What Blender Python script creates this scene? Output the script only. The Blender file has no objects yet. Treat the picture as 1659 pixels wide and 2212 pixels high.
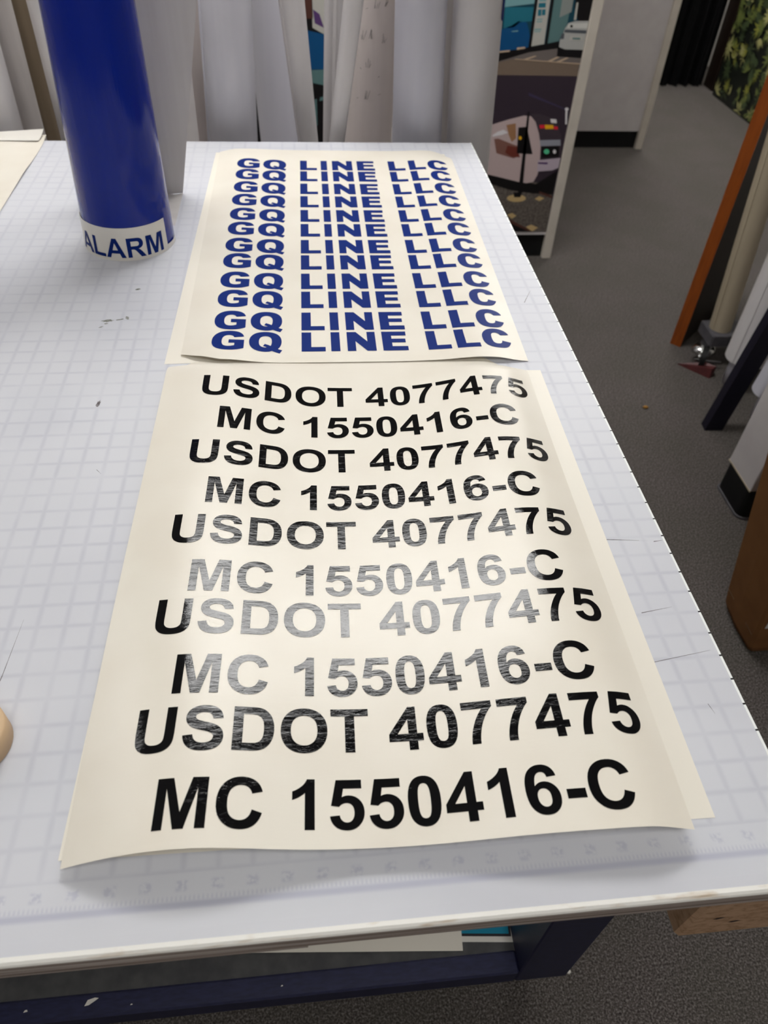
import bpy, bmesh, math, random
import numpy as np
from mathutils import Vector, Matrix

# ---------------------------------------------------------------- units
# working units are inches measured on the cutting mat (x right, y away,
# z up from the table top); the floor is 36 in below the table top.
S = 0.0254
TABLE_H = 36.0
def P(x, y, z): return (x*S, y*S, (z+TABLE_H)*S)
C = bpy.context.scene.collection
PI = math.pi
random.seed(7)

# ---------------------------------------------------------------- camera
CR = [[0.9944, -0.098089, 0.039345], [-0.04259, -0.71264, -0.700236], [0.096724, 0.694638, -0.712827]]
CAM = (14.131, -30.0466, 22.7428)
cd = bpy.data.cameras.new('camera')
cd.sensor_fit = 'HORIZONTAL'; cd.sensor_width = 36.0
cd.lens = 36.0*1605.58/1659.0
cd.clip_start = 0.02; cd.clip_end = 60
cd.dof.use_dof = True; cd.dof.focus_distance = 0.80; cd.dof.aperture_fstop = 10.0
cam = bpy.data.objects.new('camera', cd); C.objects.link(cam)
m = Matrix.Identity(4)
for i in range(3):
    m[i][0] = CR[0][i]; m[i][1] = -CR[1][i]; m[i][2] = -CR[2][i]
m.translation = Vector(P(*CAM))
cam.matrix_world = m
bpy.context.scene.camera = cam

# ---------------------------------------------------------------- world, exposure, lights
w = bpy.data.worlds.new('world'); bpy.context.scene.world = w; w.use_nodes = True
w.node_tree.nodes['Background'].inputs[0].default_value = (0.9, 0.95, 1.0, 1)
w.node_tree.nodes['Background'].inputs[1].default_value = 0.0
vs = bpy.context.scene.view_settings
vs.view_transform = 'Standard'; vs.look = 'None'; vs.gamma = 1.0; vs.use_curve_mapping = False
vs.exposure = 1.06
CEIL = 72.0
# ceiling troffers: centre x, y, strength (2x4 ft panels; last two are added fill to brighten the far aisle)
TROFFERS = ((19, 48, 8.8, 'ceiling light panel above the far end of the work table'), (19, -49, 4.2, 'ceiling light panel behind the near end of the work table'), (-77, 47, 4.0, 'ceiling light panel left of the table'), (112, 174, 13.0, 'added fill light panel brightening the far aisle by the jungle board'), (74, 113, 4.6, 'added fill light panel brightening the plain white partition'))

# ---------------------------------------------------------------- materials
def lin(c):
    return tuple(((v/255.0)/12.92 if v/255.0 <= 0.04045 else ((v/255.0+0.055)/1.055)**2.4) for v in c)
def nodes(m): return m.node_tree.nodes, m.node_tree.links
def mat(name, rgb, rough=0.5, spec=0.5, metal=0.0, emit=None, estr=0.0):
    m = bpy.data.materials.new(name); m.use_nodes = True
    b = m.node_tree.nodes['Principled BSDF']
    b.inputs['Base Color'].default_value = (*lin(rgb), 1)
    b.inputs['Roughness'].default_value = rough
    b.inputs['Specular IOR Level'].default_value = spec
    b.inputs['Metallic'].default_value = metal
    if emit:
        b.inputs['Emission Color'].default_value = (*lin(emit), 1); b.inputs['Emission Strength'].default_value = estr
    return m
def bsdf(m): return m.node_tree.nodes['Principled BSDF']
def geo_pos(m, scale=(1, 1, 1)):
    """world position in inches, scaled per axis"""
    n, l = nodes(m)
    g = n.new('ShaderNodeNewGeometry'); v = n.new('ShaderNodeVectorMath'); v.operation = 'MULTIPLY'
    l.new(g.outputs['Position'], v.inputs[0]); v.inputs[1].default_value = tuple(s/S for s in scale)
    return v.outputs[0]
def noise(m, vec, scale, detail=3.0, rough=0.5):
    n, l = nodes(m); t = n.new('ShaderNodeTexNoise')
    t.inputs['Scale'].default_value = scale; t.inputs['Detail'].default_value = detail; t.inputs['Roughness'].default_value = rough
    l.new(vec, t.inputs['Vector']); return t.outputs['Fac']
def ramp(m, fac, stops):
    n, l = nodes(m); r = n.new('ShaderNodeValToRGB')
    while len(r.color_ramp.elements) < len(stops): r.color_ramp.elements.new(0.5)
    for e, (p, c) in zip(r.color_ramp.elements, stops):
        e.position = p; e.color = (*lin(c), 1)
    l.new(fac, r.inputs[0]); return r.outputs[0]
def bump(m, fac, strength, dist):
    n, l = nodes(m); b = n.new('ShaderNodeBump'); b.inputs['Strength'].default_value = strength
    b.inputs['Distance'].default_value = dist*S
    l.new(fac, b.inputs['Height']); l.new(b.outputs[0], bsdf(m).inputs['Normal']); return b
def mth(m, op, a, b=None, c=None):
    n, l = nodes(m); x = n.new('ShaderNodeMath'); x.operation = op
    for i, v in enumerate((a, b, c)):
        if v is None: continue
        if isinstance(v, (int, float)): x.inputs[i].default_value = v
        else: l.new(v, x.inputs[i])
    return x.outputs[0]
def mixc(m, fac, a, b):
    n, l = nodes(m); x = n.new('ShaderNodeMix'); x.data_type = 'RGBA'
    if isinstance(fac, (int, float)): x.inputs[0].default_value = fac
    else: l.new(fac, x.inputs[0])
    for i, v in ((6, a), (7, b)):
        if isinstance(v, tuple): x.inputs[i].default_value = (*lin(v), 1)
        else: l.new(v, x.inputs[i])
    return x.outputs[2]
def sep(m, vec):
    n, l = nodes(m); s = n.new('ShaderNodeSeparateXYZ'); l.new(vec, s.inputs[0]); return s.outputs
def mapr(m, v, a, b, c=0.0, d=1.0):
    n, l = nodes(m); x = n.new('ShaderNodeMapRange'); x.interpolation_type = 'SMOOTHSTEP'
    l.new(v, x.inputs[0])
    for i, k in enumerate((a, b, c, d)): x.inputs[1+i].default_value = k
    return x.outputs[0]
def base(m, sock): m.node_tree.links.new(sock, bsdf(m).inputs['Base Color'])

def noisy(name, c1, c2, scale, rough=0.6, spec=0.4, stretch=(1, 1, 1), bstr=0.0, detail=4.0, lo=0.35, hi=0.65, bdist=0.02):
    m = mat(name, c1, rough, spec)
    f = noise(m, geo_pos(m, stretch), scale, detail)
    base(m, ramp(m, f, [(lo, c1), (hi, c2)]))
    if bstr: bump(m, f, bstr, bdist)
    return m

M = {}
# cutting mat: white translucent plastic with a soft printed inch grid and a ruler band
m = M['cutting_mat'] = mat('white_cutting_mat', (208, 208, 212), 0.42, 0.35)
px, py, pz = sep(m, geo_pos(m))
def gline(m, v, wid):
    d = mth(m, 'PINGPONG', v, 0.5)                     # 0 on every whole inch
    return mapr(m, d, 0.0, wid, 1.0, 0.0)
inside = mapr(m, py, -22.06, -21.98)
gx = mth(m, 'MULTIPLY', gline(m, px, 0.17), inside)
gy = mth(m, 'MULTIPLY', gline(m, py, 0.15), inside)
grid = mth(m, 'MAXIMUM', gx, gy)
fade = noise(m, geo_pos(m), 0.45, 2.0)
gstr = mth(m, 'MULTIPLY', grid, mapr(m, fade, 0.3, 0.7, 0.16, 0.40))
# ruler: a band, ticks growing from it, soft two figure numerals at every inch
band = mth(m, 'MULTIPLY', mapr(m, py, -23.05, -22.9), mapr(m, py, -22.86, -22.72, 1.0, 0.0))
t8 = mth(m, 'PINGPONG', mth(m, 'MULTIPLY', px, 8.0), 0.5)
ticks = mth(m, 'MULTIPLY', mapr(m, t8, 0.1, 0.4, 1.0, 0.0), mth(m, 'MULTIPLY', mapr(m, py, -22.95, -22.85), mapr(m, py, -22.72, -22.58, 1.0, 0.0)))
n2 = noise(m, geo_pos(m, (1, 1, 0)), 7.0, 1.0)
dnum = mth(m, 'PINGPONG', px, 0.5)
num = mth(m, 'MULTIPLY', mapr(m, dnum, 0.10, 0.24, 1.0, 0.0), mth(m, 'MULTIPLY', mapr(m, py, -22.58, -22.45), mapr(m, py, -22.3, -22.16, 1.0, 0.0)))
num = mth(m, 'MULTIPLY', num, mapr(m, n2, 0.34, 0.64))
rul = mth(m, 'MAXIMUM', mth(m, 'MULTIPLY', band, 0.55), mth(m, 'MAXIMUM', mth(m, 'MULTIPLY', ticks, 0.28), mth(m, 'MULTIPLY', num, 0.42)))
cloud = noise(m, geo_pos(m, (1, 1, 1)), 0.12, 3.0)
mc = mixc(m, mapr(m, cloud, 0.35, 0.65), (208, 209, 214), (201, 202, 208))
mc = mixc(m, mth(m, 'MINIMUM', gstr, 1.0), mc, (172, 173, 186))
mc = mixc(m, rul, mc, (160, 162, 184))
base(m, mc)
bump(m, noise(m, geo_pos(m, (1.0, 30, 1)), 3.0, 2.0), 0.03, 0.01)
M['mat_edge'] = noisy('worn_white_edge', (240, 238, 232), (206, 188, 164), 1.6, 0.5, 0.4, (0.5, 1, 5), lo=0.56, hi=0.78)
# black ticks on the narrow edge strip
m = M['edge_strip'] = mat('ticked_white_strip', (235, 236, 234), 0.4, 0.4)
px, py, pz = sep(m, geo_pos(m))
tk = mapr(m, mth(m, 'PINGPONG', py, 0.5), 0.028, 0.04, 1.0, 0.0)
base(m, mixc(m, tk, (236, 238, 236), (18, 18, 20)))
# plywood edge
m = M['plywood'] = mat('plywood', (130, 112, 98), 0.8, 0.2)
px, py, pz = sep(m, geo_pos(m))
lay = noise(m, geo_pos(m, (0.06, 1, 9)), 1.0, 3.0, 0.7)
base(m, ramp(m, lay, [(0.34, (92, 78, 72)), (0.5, (146, 132, 124)), (0.7, (206, 198, 192))]))
bump(m, lay, 0.5, 0.03)
M['ply_top'] = mat('ply_top', (120, 100, 80), 0.8, 0.2)
M['navy'] = noisy('navy_paint', (34, 36, 62), (42, 44, 74), 1.5, 0.45, 0.4, bstr=0.2, stretch=(1, 4, 4))
M['navy_dark'] = noisy('dark_navy_paint', (17, 15, 30), (22, 19, 36), 1.5, 0.5, 0.3, bstr=0.2, stretch=(1, 4, 4))
M['shelf_grey'] = noisy('grey_shelf_paint', (70, 70, 72), (84, 84, 84), 1.0, 0.6, 0.3)
m = M['raw_wood'] = mat('raw_pine', (180, 145, 112), 0.75, 0.2)
f = noise(m, geo_pos(m, (1.6, 1.6, 3.0)), 0.8, 3.0, 0.6)
g = mth(m, 'PINGPONG', mth(m, 'MULTIPLY', f, 7.0), 1.0)
base(m, ramp(m, g, [(0.0, (182, 150, 122)), (0.8, (170, 138, 110)), (1.0, (146, 114, 86))]))
# papers and vinyl
m = M['paper'] = mat('cream_backing_paper', (232, 226, 213), 0.33, 0.36)
f = noise(m, geo_pos(m, (0.7, 3.0, 1)), 1.6, 4.0)
bump(m, f, 0.22, 0.02)
base(m, ramp(m, noise(m, geo_pos(m), 0.35, 2.0), [(0.35, (232, 226, 213)), (0.65, (228, 221, 207))]))
bsdf(m).inputs['Alpha'].default_value = 0.965
m = M['paper_low'] = mat('cream_backing_paper_plain', (232, 226, 213), 0.4, 0.5)
bump(m, noise(m, geo_pos(m), 1.2, 3.0), 0.1, 0.02)
m = M['black_vinyl'] = mat('black_gloss_vinyl', (8, 8, 10), 0.022, 0.30)
f = noise(m, geo_pos(m, (0.9, 3.4, 1)), 1.7, 5.0, 0.6)
f = mth(m, 'POWER', f, 2.0)
bump(m, f, 0.75, 0.012)
m = M['blue_vinyl'] = mat('blue_vinyl', (9, 38, 110), 0.4, 0.08)
bump(m, noise(m, geo_pos(m), 2.0, 3.0), 0.1, 0.02)
m = M['blue_roll'] = mat('blue_roll_vinyl', (8, 36, 138), 0.11, 0.3)
f = noise(m, geo_pos(m, (2.2, 2.2, 0.12)), 1.0, 4.0, 0.6)
bump(m, f, 0.5, 0.06)
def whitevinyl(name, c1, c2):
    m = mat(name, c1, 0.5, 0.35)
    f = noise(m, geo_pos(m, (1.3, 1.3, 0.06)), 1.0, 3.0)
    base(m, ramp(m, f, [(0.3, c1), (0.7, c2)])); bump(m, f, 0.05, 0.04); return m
M['white_roll'] = whitevinyl('white_roll_vinyl', (212, 208, 208), (217, 213, 213))
M['lilac_roll'] = whitevinyl('lilac_white_vinyl', (204, 203, 213), (209, 208, 217))
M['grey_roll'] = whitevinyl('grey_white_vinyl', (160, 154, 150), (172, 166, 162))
M['shade_toned_cream'] = whitevinyl('shade_toned_cream_paper', (98, 85, 68), (110, 96, 78))  # cream roll, its shadow put into this darker brown tone
M['cream_roll'] = whitevinyl('cream_roll_vinyl', (168, 156, 134), (174, 162, 140))
M['pink_grey'] = whitevinyl('pinkish_liner', (204, 194, 190), (210, 200, 196))
M['label_white'] = mat('white_label_film', (226, 222, 214), 0.3, 0.5)
M['sheet_white'] = whitevinyl('white_liner', (206, 202, 198), (196, 191, 188))
M['ink'] = mat('dark_ink', (44, 40, 44), 0.6, 0.3)
M['cardboard_core'] = mat('cardboard_core', (150, 118, 84), 0.8, 0.2)
# room
m = M['carpet'] = mat('grey_carpet', (92, 86, 82), 0.95, 0.1)
f1 = noise(m, geo_pos(m), 7.0, 3.0, 0.7); f2 = noise(m, geo_pos(m), 0.12, 3.0)
c1 = ramp(m, f1, [(0.34, (45, 41, 41)), (0.5, (84, 78, 75)), (0.68, (136, 130, 126))])
base(m, mixc(m, mapr(m, f2, 0.3, 0.7, 0.0, 0.22), c1, (70, 72, 60)))
bump(m, f1, 0.8, 0.12)
M['wall'] = noisy('wall_paint', (200, 196, 190), (206, 202, 196), 0.3, 0.8, 0.2)
M['ceiling'] = noisy('ceiling_tile', (225, 224, 220), (214, 213, 209), 2.0, 0.9, 0.1)
M['laminate'] = noisy('white_laminate', (196, 190, 190), (202, 197, 196), 0.4, 0.5, 0.35)
M['laminate_edge'] = noisy('cream_edge_laminate', (198, 190, 178), (206, 198, 186), 0.4, 0.5, 0.35)
M['kick'] = mat('black_toe_kick', (14, 14, 16), 0.6, 0.3)
M['lightframe'] = mat('light_frame', (230, 230, 230), 0.5, 0.3)
# right hand clutter
m = M['orange_wood'] = mat('orange_varnished_wood', (176, 92, 30), 0.4, 0.4)
base(m, ramp(m, noise(m, geo_pos(m, (3, 3, 0.25)), 1.0, 4.0), [(0.3, (122, 58, 14)), (0.7, (142, 72, 22))]))
M['dark_wood'] = noisy('dark_brown_wood', (26, 16, 11), (34, 21, 14), 1.0, 0.5, 0.3, (3, 3, 0.3))
M['chrome'] = mat('chrome', (200, 200, 200), 0.15, 0.5, 1.0)
M['rubber'] = mat('black_rubber', (16, 16, 17), 0.6, 0.3)
M['red_plastic'] = noisy('dark_red_plastic', (86, 40, 40), (72, 33, 34), 1.0, 0.5, 0.4)
M['rack_grey'] = noisy('grey_platform', (72, 70, 74), (84, 82, 86), 0.8, 0.6, 0.3)
M['cardboard'] = noisy('brown_cardboard', (128, 88, 52), (121, 82, 48), 0.5, 0.85, 0.2, (1, 1, 1))
M['tape_clear'] = mat('packing_tape', (140, 104, 70), 0.35, 0.5)
M['curtain'] = noisy('black_cloth', (10, 10, 12), (16, 16, 19), 0.6, 0.8, 0.2)
M['tape_tan'] = mat('tan_masking_tape', (206, 176, 140), 0.6, 0.3)
M['scuff'] = noisy('grey_green_scuff', (150, 150, 146), (104, 106, 96), 3.0, 0.8, 0.1)
M['scuff_dark'] = noisy('dark_scuff', (96, 90, 92), (140, 136, 138), 4.0, 0.8, 0.1)
M['crumb'] = mat('tan_crumb', (150, 110, 56), 0.9, 0.1)
M['cyan_print'] = mat('cyan_print', (10, 130, 160), 0.4, 0.4)
FLAT = dict(gravel=(96, 88, 82), black=(16, 14, 16), rust=(84, 52, 44), train_white=(196, 176, 174), train_dark=(66, 56, 64), train_glass=(150, 152, 162),
 lamp_green=(90, 200, 150), lamp_pale=(226, 222, 224), sign_red=(224, 40, 60), sign_amber=(240, 180, 30), train_lilac=(190, 176, 188), purple=(88, 60, 110),
 graphic_brown=(132, 92, 82), graphic_orange=(160, 118, 84), graphic_red=(112, 52, 42), tan=(200, 172, 122), violet_ray=(66, 57, 84), road=(122, 106, 92), road_grey=(112, 104, 100),
 line_tan=(196, 172, 146), teal_dark=(18, 66, 82), teal=(34, 110, 128), blue=(10, 76, 126), teal_pale=(120, 164, 168), white_print=(186, 184, 176), teal_grey=(92, 124, 124),
 grey_print=(140, 146, 142), car=(176, 176, 172), car_dark=(84, 88, 94), car_pale=(206, 206, 200), night=(56, 46, 56), leaf_a=(150, 152, 70), leaf_b=(116, 128, 70), leaf_c=(182, 180, 120), leaf_d=(74, 88, 60), leaf_bg=(26, 30, 26))
for k, v in FLAT.items():
    if k == 'gravel': M[k] = noisy('print_gravel', (80, 72, 68), (116, 108, 100), 3.0, 0.35, 0.4)
    else: M[k] = mat('print_'+k, v, 0.35, 0.4)

# ---------------------------------------------------------------- mesh helpers
class MB:
    """collects geometry in inches; becomes ONE mesh object"""
    def __init__(s): s.v = []; s.f = []; s.mi = []; s.sm = []
    def add(s, vs, fs, mi=0, smooth=False):
        o = len(s.v); s.v += [tuple(map(float, p)) for p in vs]
        for f in fs: s.f.append(tuple(o+i for i in f)); s.mi.append(mi); s.sm.append(smooth)
        return s
    def hexa(s, b, t, mi=0):
        """b, t: four bottom and four top corners, anticlockwise from above"""
        return s.add(list(b)+list(t), [(3, 2, 1, 0), (4, 5, 6, 7), (0, 1, 5, 4), (1, 2, 6, 5), (2, 3, 7, 6), (3, 0, 4, 7)], mi)
    def box(s, x0, x1, y0, y1, z0, z1, mi=0):
        q = [(x0, y0), (x1, y0), (x1, y1), (x0, y1)]
        return s.hexa([(*p, z0) for p in q], [(*p, z1) for p in q], mi)
    def cbox(s, x0, x1, y0, y1, z0, z1, c=0.06, mi=0):
        """box with chamfered vertical and top edges"""
        def oct_(x0, x1, y0, y1, c): return [(x0+c, y0), (x1-c, y0), (x1, y0+c), (x1, y1-c), (x1-c, y1), (x0+c, y1), (x0, y1-c), (x0, y0+c)]
        rings = [[(*p, z0+c) for p in oct_(x0, x1, y0, y1, c)], [(*p, z1-c) for p in oct_(x0, x1, y0, y1, c)]]
        lo = [(*p, z0) for p in oct_(x0+c, x1-c, y0+c, y1-c, c*.3)]; hi = [(*p, z1) for p in oct_(x0+c, x1-c, y0+c, y1-c, c*.3)]
        return s.rings([lo]+rings+[hi], mi, False)
    def rings(s, R, mi=0, smooth=True, cap0=True, cap1=True):
        n = len(R[0]); vs = [p for r in R for p in r]; fs = []
        for k in range(len(R)-1):
            for i in range(n):
                j = (i+1) % n; fs.append((k*n+i, k*n+j, (k+1)*n+j, (k+1)*n+i))
        s.add(vs, fs, mi, smooth)
        if cap0: s.add(R[0], [tuple(range(n))[::-1]], mi)
        if cap1: s.add(R[-1], [tuple(range(n))], mi)
        return s
    def lathe(s, cx, cy, prof, n=40, mi=0, smooth=True, cap0=True, cap1=True, axis='z'):
        R = []
        for r, z in prof:
            if axis == 'z': R.append([(cx+r*math.cos(2*PI*i/n), cy+r*math.sin(2*PI*i/n), z) for i in range(n)])
        return s.rings(R, mi, smooth, cap0, cap1)
    def tube(s, p0, p1, r0, r1=None, n=14, mi=0, cap=True):
        p0 = Vector(p0); p1 = Vector(p1); d = (p1-p0).normalized(); r1 = r0 if r1 is None else r1
        a = d.orthogonal().normalized(); b = d.cross(a)
        R = [[tuple(p+a*r*math.cos(2*PI*i/n)+b*r*math.sin(2*PI*i/n)) for i in range(n)] for p, r in ((p0, r0), (p1, r1))]
        return s.rings(R, mi, True, cap, cap)
    def grid(s, fn, us, vs_, mi=0, smooth=True):
        n = len(vs_); V = [fn(u, v) for u in us for v in vs_]
        F = [(i*n+j, (i+1)*n+j, (i+1)*n+j+1, i*n+j+1) for i in range(len(us)-1) for j in range(n-1)]
        return s.add(V, F, mi, smooth)
def woff(o):
    v = Vector((0, 0, 0))
    while o is not None: v = v+o.location; o = o.parent
    return v
def obj(name, mb, mats, parent=None, merge=False):
    if isinstance(mats, str): mats = [mats]
    V = [Vector(P(*p)) for p in mb.v]
    if parent is None:
        lo = Vector((min(v.x for v in V), min(v.y for v in V), min(v.z for v in V))); hi = Vector((max(v.x for v in V), max(v.y for v in V), 0))
        off = Vector(((lo.x+hi.x)/2, (lo.y+hi.y)/2, lo.z)); loc = off
    else: off = woff(parent); loc = Vector((0, 0, 0))
    me = bpy.data.meshes.new(name)
    me.from_pydata([tuple(v-off) for v in V], [], mb.f)
    for k in mats: me.materials.append(M[k])
    for p, mi, sm in zip(me.polygons, mb.mi, mb.sm): p.material_index = mi; p.use_smooth = sm
    if merge:
        bm = bmesh.new(); bm.from_mesh(me); bmesh.ops.remove_doubles(bm, verts=bm.verts, dist=1e-6); bm.to_mesh(me); bm.free()
    me.update()
    o = bpy.data.objects.new(name, me); C.objects.link(o); o.location = loc
    if parent is not None: o.parent = parent
    return o
def tag(o, label, cat, group=None):
    o['label'] = label; o['category'] = cat
    if group: o['group'] = group
    return o
def thing(name, label, cat, loc, group=None):
    o = bpy.data.objects.new(name, None); C.objects.link(o); o.location = P(*loc); o.empty_display_size = 0.05
    return tag(o, label, cat, group)
def struct(name, mb, mats):
    o = obj(name, mb, mats); o['kind'] = 'structure'; return o

# ---------------------------------------------------------------- lettering (own outlines)
GL = {
'T': '480 0 L 480 1218 L 45 1218 L 45 1466 L 1210 1466 L 1210 1218 L 776 1218 L 776 0',
'L': '150 0 L 150 1454 L 446 1454 L 446 247 L 1182 247 L 1182 0',
'M': '145 0 L 145 1466 L 588 1466 L 854 466 L 1117 1466 L 1561 1466 L 1561 0 L 1286 0 L 1286 1154 L 995 0 L 710 0 L 420 1154 L 420 0',
'A': '1471 0 L 1149 0 L 1021 333 L 435 333 L 314 0 L 0 0 L 571 1466 L 884 1466 | 926 580 L 724 1124 L 526 580',
'D': '148 1466 L 689 1466 Q 872 1466 968 1438 Q 1097 1400 1189 1303 Q 1281 1206 1329 1065 Q 1377 925 1377 719 Q 1377 538 1332 407 Q 1277 247 1175 148 Q 1098 73 967 31 Q 869 0 705 0 L 148 0 | 444 1218 L 444 247 L 665 247 Q 789 247 844 261 Q 916 279 963 322 Q 1011 365 1041 463 Q 1071 562 1071 732 Q 1071 902 1041 993 Q 1011 1084 957 1135 Q 903 1186 820 1204 Q 758 1218 577 1218',
'U': '147 1466 L 443 1466 L 443 672 Q 443 483 454 427 Q 473 337 544 282 Q 616 228 740 228 Q 866 228 930 279 Q 994 331 1007 406 Q 1020 481 1020 655 L 1020 1466 L 1316 1466 L 1316 696 Q 1316 432 1292 323 Q 1268 214 1203 139 Q 1139 64 1031 19 Q 923 -25 749 -25 Q 539 -25 430 23 Q 322 72 259 149 Q 196 227 176 312 Q 147 438 147 684',
'O': '89 724 Q 89 948 156 1100 Q 206 1212 292 1301 Q 379 1390 482 1433 Q 619 1491 798 1491 Q 1122 1491 1316 1290 Q 1511 1089 1511 731 Q 1511 376 1318 175 Q 1125 -25 802 -25 Q 475 -25 282 174 Q 89 374 89 724 | 394 734 Q 394 485 509 356 Q 624 228 801 228 Q 978 228 1091 355 Q 1205 483 1205 738 Q 1205 990 1094 1114 Q 984 1238 801 1238 Q 618 1238 506 1112 Q 394 987 394 734',
'C': '1087 539 L 1374 448 Q 1308 208 1154 91 Q 1001 -25 765 -25 Q 473 -25 285 174 Q 97 374 97 720 Q 97 1086 286 1288 Q 475 1491 783 1491 Q 1052 1491 1220 1332 Q 1320 1238 1370 1062 L 1077 992 Q 1051 1106 968 1172 Q 886 1238 768 1238 Q 605 1238 503 1121 Q 402 1004 402 742 Q 402 464 502 346 Q 602 228 762 228 Q 880 228 965 303 Q 1050 378 1087 539',
'S': '74 477 L 362 505 Q 388 360 467 292 Q 547 224 682 224 Q 825 224 897 284 Q 970 345 970 426 Q 970 478 939 514 Q 909 551 833 578 Q 781 596 596 642 Q 358 701 262 787 Q 127 908 127 1082 Q 127 1194 190 1291 Q 254 1389 373 1440 Q 493 1491 662 1491 Q 938 1491 1077 1370 Q 1217 1249 1224 1047 L 928 1034 Q 909 1147 846 1196 Q 784 1246 659 1246 Q 530 1246 457 1193 Q 410 1159 410 1102 Q 410 1050 454 1013 Q 510 966 726 915 Q 942 864 1045 809 Q 1149 755 1207 660 Q 1266 566 1266 427 Q 1266 301 1196 191 Q 1126 81 998 27 Q 870 -26 679 -26 Q 401 -26 252 102 Q 103 231 74 477',
'R': '150 0 L 150 1466 L 773 1466 Q 1008 1466 1114 1426 Q 1221 1387 1285 1286 Q 1349 1185 1349 1055 Q 1349 890 1252 782 Q 1155 675 962 647 Q 1058 591 1120 524 Q 1183 457 1289 286 L 1468 0 L 1114 0 L 900 319 Q 786 490 744 534 Q 702 579 655 595 Q 608 612 506 612 L 446 612 L 446 0 | 446 846 L 665 846 Q 878 846 931 864 Q 984 882 1014 926 Q 1044 970 1044 1036 Q 1044 1110 1004 1155 Q 965 1201 893 1213 Q 857 1218 677 1218 L 446 1218',
'0': '562 1472 Q 775 1472 895 1320 Q 1038 1140 1038 723 Q 1038 307 894 125 Q 775 -25 562 -25 Q 348 -25 217 139 Q 86 304 86 726 Q 86 1140 230 1322 Q 349 1472 562 1472 | 562 1239 Q 511 1239 471 1206 Q 431 1174 409 1090 Q 380 981 380 723 Q 380 465 406 368 Q 432 272 471 240 Q 511 208 562 208 Q 613 208 653 240 Q 693 273 715 357 Q 744 465 744 723 Q 744 981 718 1077 Q 692 1174 652 1206 Q 613 1239 562 1239',
'1': '806 0 L 525 0 L 525 1059 Q 371 915 162 846 L 162 1101 Q 272 1137 401 1237 Q 530 1338 578 1472 L 806 1472',
'4': '638 0 L 638 295 L 38 295 L 38 541 L 674 1472 L 910 1472 L 910 542 L 1092 542 L 1092 295 L 910 295 L 910 0 | 638 542 L 638 1043 L 301 542',
'5': '91 377 L 371 406 Q 383 311 442 255 Q 501 200 578 200 Q 666 200 727 271 Q 788 343 788 487 Q 788 622 727 689 Q 667 757 570 757 Q 449 757 353 650 L 125 683 L 269 1446 L 1012 1446 L 1012 1183 L 482 1183 L 438 934 Q 532 981 630 981 Q 817 981 947 845 Q 1077 709 1077 492 Q 1077 311 972 169 Q 829 -25 575 -25 Q 372 -25 244 84 Q 116 193 91 377',
'6': '1035 1107 L 763 1077 Q 753 1161 711 1201 Q 669 1241 602 1241 Q 513 1241 451 1161 Q 390 1081 374 828 Q 479 952 635 952 Q 811 952 936 818 Q 1062 684 1062 472 Q 1062 247 930 111 Q 798 -25 591 -25 Q 369 -25 226 147 Q 83 320 83 713 Q 83 1116 232 1294 Q 381 1472 619 1472 Q 786 1472 895 1378 Q 1005 1285 1035 1107 | 398 495 Q 398 358 461 283 Q 524 209 605 209 Q 683 209 735 270 Q 787 331 787 470 Q 787 613 731 679 Q 675 746 591 746 Q 510 746 454 682 Q 398 619 398 495',
'7': '86 1185 L 86 1446 L 1046 1446 L 1046 1241 Q 927 1124 804 905 Q 681 686 616 439 Q 552 193 553 0 L 282 0 Q 289 303 407 618 Q 525 933 722 1185',
'-': '115 391 L 115 672 L 667 672 L 667 391',
# the wide heavy face of the blue sheet (1000 = cap height)
'wG': '480 560 L 920 560 L 920 110 Q 790 30 700 5 Q 610 -22 490 -22 Q 250 -22 125 110 Q 0 245 0 500 Q 0 745 130 885 Q 262 1022 490 1022 Q 690 1022 780 950 Q 880 880 910 735 L 630 680 Q 615 735 580 765 Q 540 797 485 797 Q 385 797 332 720 Q 285 645 285 498 Q 285 330 335 260 Q 385 195 475 195 Q 520 195 560 208 Q 600 220 650 248 L 650 375 L 480 375',
'wQ': '0 500 Q 0 745 125 885 Q 255 1022 468 1022 Q 690 1022 812 885 Q 932 750 932 505 Q 932 320 865 190 Q 850 160 830 135 Q 880 100 955 70 L 885 -95 Q 760 -40 665 30 Q 570 -22 465 -22 Q 245 -22 120 115 Q 0 250 0 500 | 280 500 Q 280 340 332 270 Q 382 205 468 205 Q 490 205 510 212 Q 470 240 400 270 L 452 385 Q 540 350 620 290 Q 650 370 650 505 Q 650 660 600 728 Q 550 797 465 797 Q 385 797 333 727 Q 280 657 280 500',
'wL': '0 0 L 0 1000 L 282 1000 L 282 228 L 690 228 L 690 0',
'wI': '0 0 L 0 1000 L 262 1000 L 262 0',
'wN': '0 0 L 0 1000 L 270 1000 L 592 490 L 592 1000 L 835 1000 L 835 0 L 572 0 L 245 505 L 245 0',
'wE': '0 0 L 0 1000 L 719 1000 L 719 785 L 282 785 L 282 620 L 687 620 L 687 418 L 282 418 L 282 225 L 735 225 L 735 0',
'wC': '580 385 L 838 318 Q 800 170 710 75 Q 610 -20 430 -20 Q 200 -20 95 110 Q -5 240 -5 500 Q -5 745 115 880 Q 230 1020 440 1020 Q 610 1020 705 945 Q 800 870 835 730 L 570 675 Q 555 720 535 745 Q 495 795 430 795 Q 345 795 305 720 Q 280 665 280 505 Q 280 320 322 262 Q 360 205 430 205 Q 500 205 535 250 Q 565 290 580 385',
}
_gc = {}
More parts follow.
